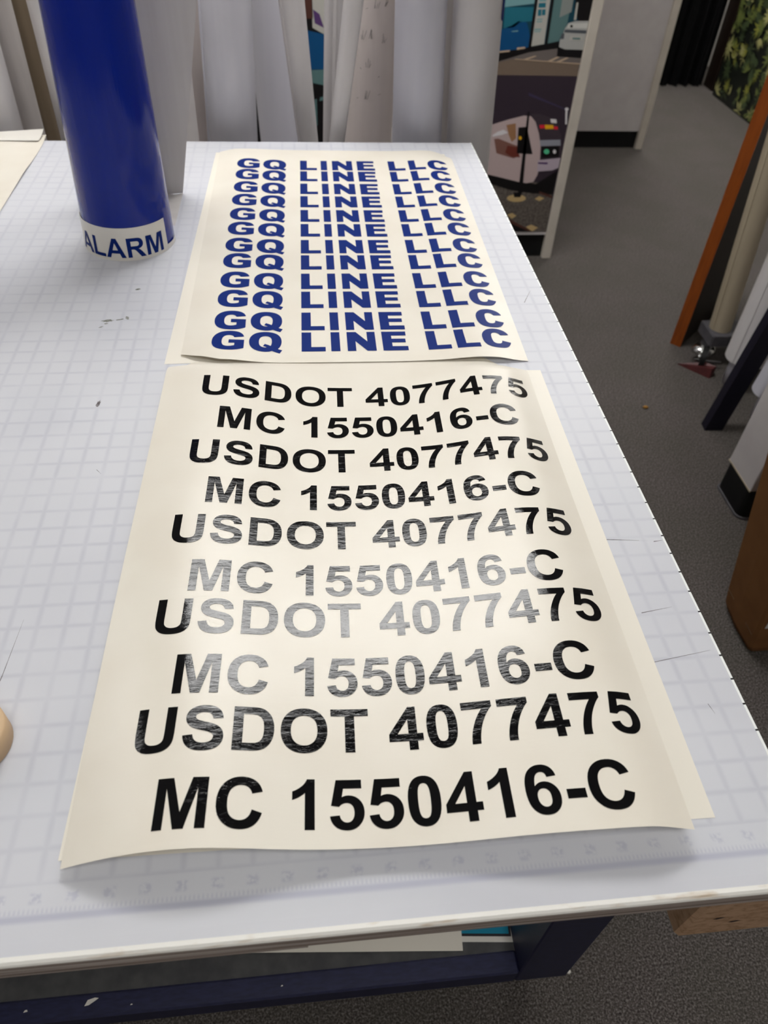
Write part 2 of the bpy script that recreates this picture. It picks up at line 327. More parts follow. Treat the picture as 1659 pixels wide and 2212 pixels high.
def glyph(ch):
    """filled outline: (verts, triangles) in font units"""
    if ch in _gc: return _gc[ch]
    bm = bmesh.new(); edges = []
    for cont in GL[ch].split('|'):
        tk = cont.split(); pts = [(float(tk[0]), float(tk[1]))]; i = 2
        while i < len(tk):
            if tk[i] == 'L': pts.append((float(tk[i+1]), float(tk[i+2]))); i += 3
            else:
                a = pts[-1]; b = (float(tk[i+1]), float(tk[i+2])); c = (float(tk[i+3]), float(tk[i+4])); i += 5
                for k in range(1, 6):
                    t = k/5; pts.append(tuple((1-t)**2*a[q]+2*t*(1-t)*b[q]+t*t*c[q] for q in (0, 1)))
        if (pts[0][0]-pts[-1][0])**2+(pts[0][1]-pts[-1][1])**2 < 4: pts.pop()
        vs = [bm.verts.new((p[0], p[1], 0)) for p in pts]
        edges += [bm.edges.new((vs[k], vs[(k+1) % len(vs)])) for k in range(len(vs))]
    bmesh.ops.triangle_fill(bm, use_beauty=True, use_dissolve=False, edges=edges, normal=(0, 0, 1))
    bm.verts.index_update()
    V = [(v.co.x, v.co.y) for v in bm.verts]; F = []
    for f in bm.faces:
        ids = [v.index for v in f.verts]; a, b, c = (V[i] for i in ids[:3])
        if (b[0]-a[0])*(c[1]-a[1])-(b[1]-a[1])*(c[0]-a[0]) < 0: ids = ids[::-1]
        F.append(tuple(ids))
    bm.free(); _gc[ch] = (V, F); return _gc[ch]
def lettering(items, fn, step=0.28):
    """items: (glyph, u0, w0, k); fn maps arrays u, w (inches on the film) to points in the place"""
    bm = bmesh.new()
    for ch, u0, w0, k in items:
        V, F = glyph(ch); vs = [bm.verts.new((u0+k*x, w0+k*y, 0)) for x, y in V]
        for f in F: bm.faces.new([vs[i] for i in f])
    for ax in (0, 1):
        lo = min(v.co[ax] for v in bm.verts); hi = max(v.co[ax] for v in bm.verts); t = math.floor(lo/step)*step+step
        nrm = (1, 0, 0) if ax == 0 else (0, 1, 0)
        while t < hi:
            co = (t, 0, 0) if ax == 0 else (0, t, 0)
            bmesh.ops.bisect_plane(bm, geom=bm.verts[:]+bm.edges[:]+bm.faces[:], plane_co=co, plane_no=nrm, dist=1e-5)
            t += step
    bm.verts.index_update()
    pts = fn(np.array([v.co.x for v in bm.verts]), np.array([v.co.y for v in bm.verts]))
    mb = MB(); mb.add([tuple(p) for p in pts], [tuple(v.index for v in f.verts) for f in bm.faces], 0, True)
    bm.free(); return mb

# ---------------------------------------------------------------- the room
mb = MB(); mb.box(-90, 140, -120, 200, -38, -36); struct('floor', mb, 'carpet')
mb = MB(); mb.box(-90, 140, -120, 200, CEIL+1.2, CEIL+3); struct('ceiling', mb, 'ceiling')
mb = MB(); mb.box(-92, -90, -120, 200, -36, CEIL+1.2); struct('wall_left', mb, 'wall')
mb = MB(); mb.box(140, 142, -120, 200, -36, CEIL+1.2); struct('wall_right', mb, 'wall')
mb = MB(); mb.box(-90, 140, 200, 202, -36, CEIL+1.2); struct('wall_back', mb, 'wall')
mb = MB(); mb.box(-90, 140, -122, -120, -36, CEIL+1.2); struct('wall_front', mb, 'wall')
for i, (lx, ly, st, lab) in enumerate(TROFFERS):
    t = thing('ceiling_light', lab, 'ceiling light', (lx, ly, CEIL+0.1), 'recessed ceiling light panels')
    mb = MB(); a, b = 24.0, 12.0
    for (x0, x1, y0, y1) in ((-a-.9, a+.9, -b-.9, -b), (-a-.9, a+.9, b, b+.9), (-a-.9, -a, -b, b), (a, a+.9, -b, b)):
        mb.box(lx+x0, lx+x1, ly+y0, ly+y1, CEIL-0.05, CEIL+1.2)
    obj('frame', mb, 'lightframe', t)
    k = 'diffuser%d' % i
    M[k] = mat('light_diffuser_%d' % i, (240, 240, 235), 0.6, 0.2, 0.0, (252, 251, 249), st)
    dm = M[k]; nf = noise(dm, geo_pos(dm, (0.5, 1.0, 1.0)), 0.22, 3.0)
    dm.node_tree.links.new(mth(dm, 'MULTIPLY', mapr(dm, nf, 0.38, 0.62, 0.55, 1.4), st), bsdf(dm).inputs['Emission Strength'])
    mb = MB(); mb.box(lx-a, lx+a, ly-b, ly+b, CEIL+0.1, CEIL+0.5); obj('diffuser', mb, k, t)

# ---------------------------------------------------------------- partitions with pictures on the far side
TOPZ = 44.0
t = thing('display_partition', 'white edged partition carrying pasted pictures, behind the row of rolls', 'partition', (20, 86.5, -36))
mb = MB(); mb.box(-60, 54.8, 86.05, 88, -32, TOPZ); obj('panel', mb, 'laminate', t)
mb = MB(); mb.box(-60, 54.8, 86.6, 88, -36, -32); o = obj('toe_kick', mb, 'kick', t); o['label'] = 'black recessed toe kick'
mb = MB(); mb.cbox(54.8, 56.25, 85.6, 118, -36, TOPZ, 0.06); o = obj('end_post', mb, 'laminate_edge', t); o['label'] = 'cream end post'
t = thing('display_partition', 'plain white partition beyond the aisle, seen between the picture wall and the black cloth', 'partition', (80, 136.5, -36))
mb = MB(); mb.box(30, 88.5, 136.0, 138, -32.4, TOPZ); obj('panel', mb, 'laminate', t)
mb = MB(); mb.box(30, 88.5, 136.6, 138, -36, -32.4); o = obj('toe_kick', mb, 'kick', t); o['label'] = 'black recessed toe kick'
mb = MB(); mb.cbox(88.5, 90.0, 135.5, 168, -36, TOPZ, 0.06); obj('end_post', mb, 'laminate_edge', t)

# printed pictures: (print colour, layer, outline in x, z on the partition face)
TRAIN=[('gravel', 1, [(41.99, -23.15), (54.48, -23.51), (54.78, -32.15), (43.16, -32.07)]), ('black', 2, [(42.38, -21.9), (51.48, -23.69), (54.64, -21.53), (54.52, -25.35), (51.37, -25.16), (47.47, -24.61), (42.55, -23.15)]), ('rust', 3, [(52.26, -24.79), (54.52, -25.54), (54.54, -25.92), (52.33, -25.17)]), ('train_white', 3, [(41.01, -15.62), (43.14, -14.99), (45.77, -14.21), (47.81, -13.71), (48.89, -13.78), (49.75, -14.58), (50.57, -16.22), (51.18, -18.06), (51.55, -20.65), (51.49, -22.25), (51.03, -23.33), (49.94, -23.55), (48.58, -23.33), (45.85, -22.7), (41.82, -21.82)]), ('train_dark', 4, [(48.83, -13.49), (50.25, -13.48), (51.77, -13.92), (53.05, -14.88), (54.0, -16.36), (54.8, -19.68), (51.55, -19.69), (51.18, -18.06), (50.57, -16.22), (49.75, -14.58)]), ('train_glass', 5, [(50.87, -17.13), (54.05, -17.03), (54.27, -17.88), (51.16, -17.98)]), ('black', 5, [(51.29, -18.06), (54.06, -17.96), (54.37, -19.56), (51.6, -19.64)]), ('lamp_green', 6, [(52.68, -18.77), (52.68, -18.92), (52.61, -19.04), (52.48, -19.12), (52.32, -19.15), (52.14, -19.12), (51.98, -19.04), (51.86, -18.92), (51.8, -18.78), (51.8, -18.63), (51.88, -18.51), (52.0, -18.43), (52.17, -18.4), (52.34, -18.42), (52.5, -18.51), (52.62, -18.63)]), ('lamp_pale', 6, [(53.75, -18.77), (53.76, -18.89), (53.72, -18.99), (53.65, -19.05), (53.56, -19.08), (53.46, -19.05), (53.36, -18.99), (53.28, -18.89), (53.24, -18.77), (53.23, -18.65), (53.27, -18.55), (53.34, -18.48), (53.43, -18.46), (53.54, -18.48), (53.63, -18.55), (53.71, -18.65)]), ('sign_red', 6, [(50.37, -14.98), (51.16, -14.93), (51.35, -15.42), (50.55, -15.47)]), ('sign_amber', 6, [(51.22, -14.93), (52.52, -14.97), (52.67, -15.51), (51.38, -15.55)]), ('sign_red', 6, [(52.59, -15.13), (53.26, -15.21), (53.34, -15.59), (52.72, -15.57)]), ('lamp_pale', 6, [(51.9, -14.11), (52.81, -14.17), (53.01, -14.72), (52.1, -14.66)]), ('train_lilac', 5, [(51.16, -20.04), (54.62, -19.68), (54.65, -21.17), (53.7, -21.57), (51.33, -21.75)]), ('purple', 6, [(51.21, -20.34), (52.75, -20.37), (52.77, -20.65), (51.26, -20.58)]), ('graphic_brown', 4, [(43.79, -17.01), (44.41, -16.92), (47.08, -17.83), (47.66, -17.99), (48.09, -19.44), (47.23, -19.79), (44.45, -19.03)]), ('graphic_orange', 4, [(45.36, -15.02), (46.75, -14.77), (47.15, -16.9), (46.56, -17.41), (45.95, -16.41)]), ('graphic_red', 5, [(46.01, -17.92), (47.51, -18.16), (48.21, -19.62), (46.82, -19.53), (45.81, -18.94)]), ('lamp_pale', 5, [(44.26, -15.93), (45.02, -15.67), (45.8, -16.08), (44.87, -16.42), (43.47, -16.67), (43.44, -16.43)]), ('black', 6, [(47.24, -15.35), (48.53, -15.24), (50.1, -19.13), (47.62, -19.03)]), ('black', 6, [(48.27, -13.15), (48.56, -13.17), (49.54, -25.07), (48.84, -25.07)]), ('black', 6, [(48.1, -24.98), (49.43, -24.98), (49.37, -25.72), (48.32, -25.72)]), ('sign_amber', 7, [(48.02, -16.81), (48.02, -16.92), (47.98, -17.0), (47.9, -17.06), (47.81, -17.08), (47.71, -17.06), (47.62, -17.01), (47.55, -16.92), (47.51, -16.82), (47.51, -16.72), (47.55, -16.63), (47.62, -16.57), (47.72, -16.55), (47.82, -16.57), (47.91, -16.63), (47.98, -16.71)]), ('tan', 4, [(50.3, -25.91), (50.22, -26.14), (49.92, -26.33), (49.43, -26.46), (48.83, -26.51), (48.22, -26.46), (47.69, -26.33), (47.32, -26.13), (47.16, -25.9), (47.25, -25.67), (47.55, -25.48), (48.04, -25.35), (48.63, -25.31), (49.24, -25.36), (49.77, -25.49), (50.14, -25.68)]), ('tan', 4, [(51.72, -26.0), (52.41, -25.58), (53.34, -25.91), (52.57, -26.38)]), ('tan', 4, [(47.63, -28.56), (48.45, -28.27), (49.22, -28.76), (48.52, -29.24)]), ('tan', 4, [(51.11, -30.63), (51.93, -30.23), (53.21, -30.74), (52.35, -31.43)]), ('rust', 3, [(47.82, -29.14), (52.55, -31.43), (51.84, -31.93), (47.3, -29.53)]), ('black', 3, [(47.3, -29.53), (51.84, -31.89), (49.49, -32.11), (47.54, -31.1)]), ('lamp_pale', 3, [(54.4, -12.77), (54.4, -12.86), (54.35, -12.93), (54.27, -12.98), (54.17, -13.0), (54.05, -12.98), (53.95, -12.93), (53.87, -12.86), (53.83, -12.78), (53.83, -12.69), (53.88, -12.62), (53.96, -12.57), (54.07, -12.55), (54.18, -12.57), (54.28, -12.62), (54.36, -12.69)]), ('lamp_pale', 2, [(53.96, -12.94), (54.28, -12.93), (54.6, -14.87), (54.34, -14.87)]), ('violet_ray', 2, [(47.96, -10.64), (53.83, -12.7), (53.87, -12.86), (48.03, -11.03)])]
STREET=[('road', 1, [(40.3, -6.42), (54.6, -5.34), (54.89, -8.43), (40.58, -8.46)]), ('road_grey', 2, [(40.26, -6.13), (47.01, -5.45), (51.2, -4.53), (54.9, -4.47), (55.04, -6.86), (44.83, -6.42), (40.42, -7.29)]), ('line_tan', 3, [(45.0, -6.42), (45.4, -6.34), (54.77, -6.79), (54.76, -6.91)]), ('line_tan', 3, [(46.34, -6.4), (47.95, -5.94), (48.29, -5.98), (46.86, -6.47)]), ('line_tan', 3, [(49.93, -6.57), (51.18, -6.01), (51.61, -6.06), (50.45, -6.63)]), ('line_tan', 3, [(51.22, -6.62), (52.55, -6.09), (52.99, -6.13), (51.75, -6.69)]), ('teal_dark', 1, [(39.28, 1.22), (46.65, 1.38), (46.97, -5.05), (40.21, -5.7)]), ('teal', 2, [(42.84, -0.28), (46.78, -0.2), (46.84, -1.82), (45.07, -1.99), (44.51, -2.55), (42.98, -2.71)]), ('blue', 2, [(42.76, -2.85), (44.15, -2.35), (44.89, -1.85), (46.13, -1.97), (46.53, -2.79), (46.98, -3.89), (46.97, -5.02), (42.87, -5.52)]), ('teal_pale', 3, [(42.59, 1.29), (46.57, 1.37), (46.74, 0.2), (42.78, -0.28)]), ('teal_pale', 3, [(44.18, -3.03), (45.07, -2.92), (45.06, -3.06), (44.2, -3.13)]), ('black', 3, [(46.47, 1.37), (46.92, 1.38), (47.27, -5.05), (46.87, -5.05)]), ('white_print', 2, [(46.85, 1.38), (48.4, 1.41), (49.04, -4.49), (47.23, -4.81)]), ('teal_pale', 3, [(47.34, 0.67), (48.3, 0.72), (48.3, 0.48), (47.34, 0.43)]), ('teal', 3, [(47.34, 0.27), (48.33, 0.32), (48.39, -0.21), (47.39, -0.26)]), ('teal', 3, [(47.4, -0.46), (47.88, -0.42), (47.98, -1.16), (47.49, -1.2)]), ('teal', 3, [(47.97, -0.45), (48.45, -0.41), (48.53, -1.08), (48.05, -1.12)]), ('teal_pale', 3, [(47.48, -1.54), (48.25, -1.49), (48.23, -1.63), (47.45, -1.67)]), ('teal_pale', 3, [(47.46, -1.81), (48.24, -1.77), (48.22, -1.9), (47.44, -1.94)]), ('teal_pale', 3, [(47.34, -2.7), (48.32, -2.66), (48.3, -2.82), (47.32, -2.87)]), ('teal_pale', 3, [(47.35, -2.98), (48.26, -2.94), (48.23, -3.05), (47.33, -3.09)]), ('black', 3, [(48.56, 1.42), (49.04, 1.43), (49.5, -4.44), (49.15, -4.51)]), ('teal_grey', 2, [(49.04, 1.43), (52.17, 1.49), (51.82, -2.0), (51.03, -4.11), (49.53, -4.42)]), ('grey_print', 3, [(50.12, 1.45), (51.77, 1.48), (52.09, -0.64), (50.55, -1.34)]), ('black', 3, [(40.25, -6.06), (42.86, -5.66), (51.12, -4.13), (51.29, -4.96), (47.03, -5.52), (43.02, -6.67), (40.39, -7.07)]), ('line_tan', 4, [(42.83, -5.44), (44.3, -5.28), (44.31, -5.49), (42.83, -5.66)]), ('line_tan', 4, [(45.26, -4.98), (46.4, -4.86), (46.41, -5.08), (45.27, -5.26)]), ('black', 2, [(52.17, 1.49), (54.76, 1.55), (54.93, -1.81), (53.35, -1.84), (52.38, -0.09)]), ('white_print', 3, [(52.55, 0.44), (52.82, 0.45), (52.96, -1.57), (52.63, -1.58)]), ('black', 3, [(51.06, -4.82), (54.88, -4.76), (54.7, -6.13), (51.17, -5.97)]), ('car', 4, [(51.97, -1.93), (52.9, -1.68), (54.97, -1.64), (54.88, -5.12), (52.16, -5.09), (51.23, -4.82), (51.18, -3.96), (51.43, -3.26), (51.61, -2.56)]), ('car_dark', 5, [(51.64, -2.7), (54.74, -2.75), (54.75, -3.13), (51.58, -3.05)]), ('car_pale', 5, [(51.98, -2.0), (54.86, -1.88), (54.76, -2.5), (51.85, -2.53)]), ('black', 6, [(52.66, -2.29), (52.66, -2.35), (52.63, -2.41), (52.57, -2.45), (52.5, -2.46), (52.42, -2.45), (52.35, -2.41), (52.29, -2.36), (52.27, -2.3), (52.27, -2.23), (52.3, -2.18), (52.35, -2.14), (52.43, -2.13), (52.51, -2.14), (52.58, -2.18), (52.63, -2.23)]), ('white_print', 6, [(52.56, -3.45), (54.32, -3.46), (54.37, -4.03), (52.51, -3.97)]), ('teal_grey', 7, [(52.93, -3.63), (54.03, -3.64), (54.04, -3.86), (52.95, -3.85)]), ('car_dark', 5, [(51.23, -3.26), (51.65, -3.11), (51.72, -3.81), (51.28, -3.89)])]
BIKE=[('rust', 1, [(15.02, 0.96), (16.93, 1.0), (17.08, -2.07), (14.88, -2.11)]), ('white_print', 1, [(16.93, 1.0), (18.91, 1.04), (18.64, -3.9), (16.99, -3.12)]), ('purple', 2, [(17.11, -1.03), (17.95, -1.53), (18.53, -3.1), (17.31, -2.59)]), ('blue', 1, [(14.84, -3.16), (18.83, -3.89), (18.57, -8.05), (14.62, -8.11)]), ('teal_grey', 1, [(14.61, -8.22), (18.76, -8.05), (18.6, -10.08), (16.6, -9.69), (14.54, -9.83)]), ('black', 1, [(14.53, -10.12), (18.73, -10.08), (18.46, -18.45), (14.15, -18.47)]), ('teal_grey', 2, [(17.06, -11.87), (17.33, -11.75), (17.37, -15.25), (17.1, -15.37)]), ('teal_grey', 2, [(17.86, -11.57), (18.38, -11.44), (18.31, -11.92), (17.71, -12.05)])]
ROLL_A=(-12.25,-10.61,39.50,2.91,2.26)
ROLL_B=(-10.59,-9.54,44.00,1.83,1.47)
ROLL_C=(-9.88,-10.16,48.50,1.82,1.93)
ROLL_D=(-4.91,-5.00,41.00,1.38,1.17)
ROLL_F=(7.12,9.62,40.00,2.52,2.02)
ROLL_G=(15.32,11.50,59.00,4.11,2.27)
ROLL_H=(18.35,13.24,42.00,0.47,1.27)
ROLL_I=(16.14,17.77,44.50,0.45,0.43)
ROLL_J=(17.00,18.68,46.20,0.62,0.54)
ROLL_K=(13.05,20.45,38.00,0.35,0.96)
ROLL_L=(19.58,22.92,50.50,3.30,1.76)
ROLL_M=(26.15,24.13,39.50,2.58,2.05)
ROLL_N=(30.48,27.27,44.00,1.27,1.19)
ROLL_O=(31.15,28.62,39.50,1.86,2.12)

def poster(name, label, rect, bg, shapes, Y=86.0, extend=None):
    names = [bg]+sorted({s[0] for s in shapes if s[0] != bg})
    mb = MB(); x0, x1, z0, z1 = rect
    mb.box(x0, x1, Y-0.03, Y, z0, z1, 0)
    for k, layer, pts in shapes:
        pts = [(min(max(x, x0), x1), min(max(extend(z) if extend else z, z0), z1)) for x, z in pts]
        y = Y-0.03-0.012*layer
        a = sum(pts[i][0]*pts[(i+1) % len(pts)][1]-pts[(i+1) % len(pts)][0]*pts[i][1] for i in range(len(pts)))
        if a < 0: pts = pts[::-1]
        mb.add([(x, y, z) for x, z in pts], [tuple(range(len(pts)))], names.index(k))
    return tag(obj(name, mb, names), label, 'poster')
poster('train_poster', 'night photograph print of a white tram at the foot of the picture wall', (34, 54.75, -31.4, -8.44), 'night', TRAIN)
poster('street_poster', 'print of a glass shop front and a silver car, above the tram picture', (34, 54.75, -8.42, 16), 'teal_dark', STREET, extend=lambda z: z if z < 0.9 else 15.9)
poster('bicycle_poster', 'dark print with red, white and blue, glimpsed in the gap between rolls', (8, 27, -31, 16), 'black', BIKE, extend=lambda z: z if z < 0.9 else 15.9)

# right hand far end: black cloth, brown jamb, jungle print
mb = MB()
mb.grid(lambda u, v: (107+16.2*u, 182+1.2*math.sin(u*34+0.3*math.sin(v*5))+0.6*math.sin(u*81), -36+82*v+(0.0 if v > 0 else 0.0)), [i/90 for i in range(91)], [j/12 for j in range(13)])
tag(obj('black_cloth', mb, 'curtain'), 'black cloth hanging in folds to the carpet at the far end of the aisle', 'cloth')
mb = MB(); mb.cbox(123.8, 126.6, 177, 182.5, -36, 44, 0.1)
tag(obj('wooden_post', mb, 'dark_wood'), 'dark brown wooden post between the black cloth and the jungle print', 'post')
# jungle print: sheet on a dark board, leaves are part of the print
t = thing('jungle_panel', 'tall board with a green and yellow fern jungle print', 'panel', (123, 157, -36))
mb = MB(); mb.box(122.9, 124.2, 138, 174.4, -36, 44); obj('board', mb, 'leaf_bg', t)
rj = random.Random(3); mb = MB(); mb.add([(122.86, 174.3, -35.6), (122.86, 138.1, -35.6), (122.86, 138.1, 43.8), (122.86, 174.3, 43.8)], [(0, 1, 2, 3)], 0)
for i in range(340):
    cy = rj.uniform(138.5, 174); cz = rj.uniform(-35, 12); n = rj.choice((5, 6, 7, 9)); a0 = rj.uniform(0, 6.28); sp = rj.choice((2.2, 3.2, 6.28)); L = rj.uniform(1.1, 3.6)
    k = rj.choice((1, 2, 2, 3, 4, 4)); x = 122.84-0.0011*i
    for q in range(n):
        a = a0+sp*(q/n-0.5); l_ = L*rj.uniform(.7, 1); wd = l_*rj.uniform(.07, .13)
        ca, sa = math.cos(a), math.sin(a)
        pts = [(0, 0), (l_*.35, -wd), (l_, 0), (l_*.35, wd)]
        pp = [(x-0.0001*q, min(max(cy+u*ca-v*sa, 138.1), 174.3), min(max(cz+u*sa+v*ca, -35.6), 43.8)) for u, v in pts]
        mb.add(pp, [(3, 2, 1, 0)], k)
obj('print', mb, ['leaf_bg', 'leaf_a', 'leaf_b', 'leaf_c', 'leaf_d'], t)

# ---------------------------------------------------------------- rolls standing behind the table
def roll_mesh(xb, xt, Y, rb, rt, ztop=20.0, seam=-1.2, z0=-36.0, lift=0.10, turns=64, yt=None, wob=0.0):
    """a rolled sheet: spiral outer skin with a visible lap, layered end and hollow middle"""
    mb = MB(); n = turns; yt = Y if yt is None else yt
    zs = [z0+(ztop-z0)*k/14 for k in range(15)]
    def ring(z, dr=0.0, sc=None):
        t = (z-z0)/(ztop-z0); cx = xb+(xt-xb)*t; cy = Y+(yt-Y)*t; r = rb+(rt-rb)*t
        out = []
        for i in range(n+1):
            a = seam+2*PI*i/n; rr = (r-lift*(1-i/n) if sc is None else r*sc)+dr
            rr += wob*math.sin(z*0.7+a)*(i/n)**6
            out.append((cx+rr*math.cos(a), cy+rr*math.sin(a), z))
        return out
    R = [ring(z) for z in zs]; m_ = n+1
    mb.add([p for r in R for p in r], [(k*m_+i, k*m_+i+1, (k+1)*m_+i+1, (k+1)*m_+i) for k in range(len(R)-1) for i in range(n)], 0, True)
    # lap edge
    mb.add([R[k][0] for k in range(len(R))]+[R[k][-1] for k in range(len(R))], [(k, len(R)+k, len(R)+k+1, k+1) for k in range(len(R)-1)], 0)
    top = ring(ztop); inn = ring(ztop-0.02, 0, 0.62); deep = ring(ztop-5, 0, 0.62); bot = ring(z0); bin_ = ring(z0, 0, 0.62)
    for A, B in ((top, inn), (inn, deep), (bin_, bot)):
        mb.add(A+B, [(i, i+1, m_+i+1, m_+i) for i in range(n)], 0, A is inn)
    mb.add(deep, [tuple(range(n))], 0)
    return mb
RG = 'vinyl and paper rolls standing behind the table'
def roll(lit, mk, label, seam=-1.2, name='vinyl_roll', **kw):
    xb, xt, Y, rb, rt = lit
    return tag(obj(name, roll_mesh(xb, xt, Y, rb, rt, seam=seam, **kw), mk), label, 'roll', RG)
roll(ROLL_A, 'white_roll', 'pale grey vinyl roll at the far left edge, behind the blank cream paper', seam=-0.5)
roll(ROLL_B, 'grey_roll', 'shaded grey vinyl roll standing between the far left pale roll and the darkened cream one')
roll(ROLL_C, 'shade_toned_cream', 'cream paper roll with shade in its colour, third from the left behind the table')
roll(ROLL_D, 'white_roll', 'narrow white roll just left of the upright blue roll')
roll(ROLL_F, 'lilac_roll', 'lilac white vinyl roll right of the grey liner, its lap edge torn in scallops', seam=-2.9, wob=0.05, lift=0.16)
roll(ROLL_G, 'lilac_roll', 'wide lilac white roll half hidden behind the slanting white roll', ztop=19)
roll(ROLL_H, 'white_roll', 'white roll slanting to the left, beside the dark gap', seam=-2.6)
roll(ROLL_I, 'white_roll', 'thinnest white roll, right beside the dark gap')
roll(ROLL_J, 'white_roll', 'thin white roll with a ragged seam, just behind the slanting narrow cone roll', seam=-1.9, wob=0.04)
roll(ROLL_K, 'white_roll', 'narrow white cone of rolled film slanting right, in front of the ink marked roll', seam=-0.9)
roll(ROLL_L, 'pink_grey', 'pinkish roll marked with small dark ink strokes', seam=0.5)
roll(ROLL_M, 'lilac_roll', 'thick smooth white roll right of the ink marked one', seam=-0.75)
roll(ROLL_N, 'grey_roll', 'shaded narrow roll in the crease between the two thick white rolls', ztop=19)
ro = roll(ROLL_O, 'white_roll', 'rightmost thick white roll at the table corner, beside the pictures', seam=0.9)
# blue sticker near the top of the rightmost roll, ink strokes on the pinkish roll
def on_roll(lit, a, z, dr=0.03, z0=-36.0, ztop=20.0):
    xb, xt, Y, rb, rt = lit; t = (z-z0)/(ztop-z0); r = rb+(rt-rb)*t+dr
    return (xb+(xt-xb)*t+r*math.cos(a), Y+r*math.sin(a), z)
mb = MB(); mb.grid(lambda u, v: on_roll(ROLL_O, -0.62+0.4*u, 8.4+2.4*v-0.25*math.sin(u*PI), 0.04), [i/8 for i in range(9)], [0, .5, 1])
o = obj('sticker', mb, 'blue_vinyl', ro); o['label'] = 'round blue sticker'
pr = [o_ for o_ in C.objects if o_.get('label', '').startswith('pinkish roll')][0]
ri = random.Random(5)
for z in (6.6, 4.3, 1.7, -0.5):
    for a in (-2.25, -1.82, -1.35):
        zz = z+ri.uniform(-.5, .5); aa = a+ri.uniform(-.1, .1); big = ri.random() < .45
        mb = MB()
        for q in range(4 if big else 1):
            h = ri.uniform(.25, .8) if big else .1; da = ri.uniform(-.09, .09) if big else 0; w_ = 0.012 if big else 0.03
            s_ = ri.uniform(-.05, .12)
            mb.add([on_roll(ROLL_L, aa+da, zz), on_roll(ROLL_L, aa+da+w_, zz), on_roll(ROLL_L, aa+da+w_+s_, zz+h), on_roll(ROLL_L, aa+da+s_, zz+h)], [(0, 1, 2, 3)])
        o = obj('ink_mark', mb, 'ink', pr); o['label'] = 'dark ink strokes'
# paper with ink strokes in the crack left of the lilac roll
mb = MB(); mb.grid(lambda u, v: (4.7+3.0*u+0.7*v, 45.0+0.5*math.sin(u*3), -36+54*v), [i/6 for i in range(7)], [j/8 for j in range(9)])
for z in (2.0, -0.8):
    for q in range(4): mb.add([(6.3+.2*q, 44.9, z), (6.36+.2*q, 44.9, z), (6.5+.2*q, 44.9, z+.7), (6.44+.2*q, 44.9, z+.7)], [(0, 1, 2, 3)], 1)
tag(obj('paper_sheet', mb, ['pink_grey', 'ink']), 'pinkish sheet with ink strokes, showing in the crack between grey liner and lilac roll', 'sheet')

# ---------------------------------------------------------------- the work table
t = thing('work_table', 'big work table with white gridded cutting top on a navy painted frame', 'table', (-7, 5.7, -36))
XR = 28.93; XL = -43.0; YF = -24.0; YB = 35.4
mb = MB()
prof = [(YF+.08, -0.22, 1), (YF, -0.17, 1), (YF+.03, -0.09, 1), (YF+.10, -0.03, 1), (YF+.22, -0.008, 0), (YF+.5, 0.0, 0), (YB-.05, 0.0, 0), (YB, -.05, 0), (YB, -.22, 0)]
for (y0, z0, _), (y1, z1, k) in zip(prof, prof[1:]): mb.add([(XL, y0, z0), (28.84, y0, z0), (28.84, y1, z1), (XL, y1, z1)], [(0, 1, 2, 3)], _ if z1 <= -0.008 and y1 < 0 else 0, False)
for x, fl in ((XL, 1), (28.84, 0)):
    ring = list(range(len(prof))); mb.add([(x, y, z) for y, z, _ in prof], [tuple(ring if fl else ring[::-1])], 0)
mb.add([(XL, YF+.08, -.22), (28.84, YF+.08, -.22), (28.84, YB, -.22), (XL, YB, -.22)], [(3, 2, 1, 0)], 0)
tb = obj('cutting_mat', mb, ['cutting_mat', 'mat_edge'], t, True); tb['label'] = 'white cutting mat with a soft inch grid and ruler'
mb = MB(); mb.box(28.84, XR+.0, YF, YB, -0.2, 0.012); o = obj('edge_strip', mb, 'edge_strip', t); o['label'] = 'thin white edge strip with black inch ticks'
mb = MB(); mb.box(XL, XR, YF+0.04, YB, -0.98, -0.22); o = obj('plywood_board', mb, 'plywood', t); o['label'] = 'worn plywood board edge'
mb = MB(); mb.hexa([(XL, YF+.08, -1.6), (13.5, YF+.08, -1.3), (13.5, -21, -1.3), (XL, -21, -1.6)], [(XL, YF+.08, -.98), (13.5, YF+.08, -.98), (13.5, -21, -.98), (XL, -21, -.98)]); obj('batten', mb, 'plywood', t)
for x0 in (25.4, XL+.3):
    for y0 in (-19.55, 31.0):
        mb = MB(); mb.cbox(x0, x0+3.3, y0, y0+3.4, -30.2, -0.98, 0.08); o = obj('leg', mb, 'navy', t)
        cx, cy = x0+1.9, (y0+2.55 if y0 < 0 else y0+1.7)
        mb = MB(); mb.lathe(cx, cy, [(.9, -30.7), (.9, -30.2)], 16); mb.box(cx-.6, cx+.6, cy-.4, cy+.4, -34.6, -30.7)
        s0 = MB(); s0.v = mb.v; s0.f = mb.f; s0.mi = mb.mi; s0.sm = mb.sm
        s0.tube((cx-.4, cy, -34.75), (cx+.4, cy, -34.75), 1.25, n=20)
        obj('caster', s0, 'rubber', o)
mb = MB(); mb.cbox(XL+3.6, 25.4, -19.55, -18.3, -30.2, -28.2, 0.12); o = obj('front_rail', mb, 'navy', t)
mb = MB(); mb.cbox(XL+3.6, 25.4, 33, 34.4, -30.2, -28.2, 0.12); obj('back_rail', mb, 'navy', t)
mb = MB(); mb.box(XL+.5, 28.5, -18.3, 33, -29.0, -28.4); o = obj('lower_shelf', mb, 'shelf_grey', t)
for x0 in (25.4, XL+.5):
    mb = MB(); mb.box(x0, x0+1.5, -16.1, 31, -30.2, -28.45); obj('side_rail', mb, 'navy', t)
mb = MB(); mb.cbox(25.45, 28.85, -23.93, -20.4, -4.25, -0.98, 0.12); o = obj('corner_block', mb, 'raw_wood', t); o['label'] = 'raw pine block under the corner'
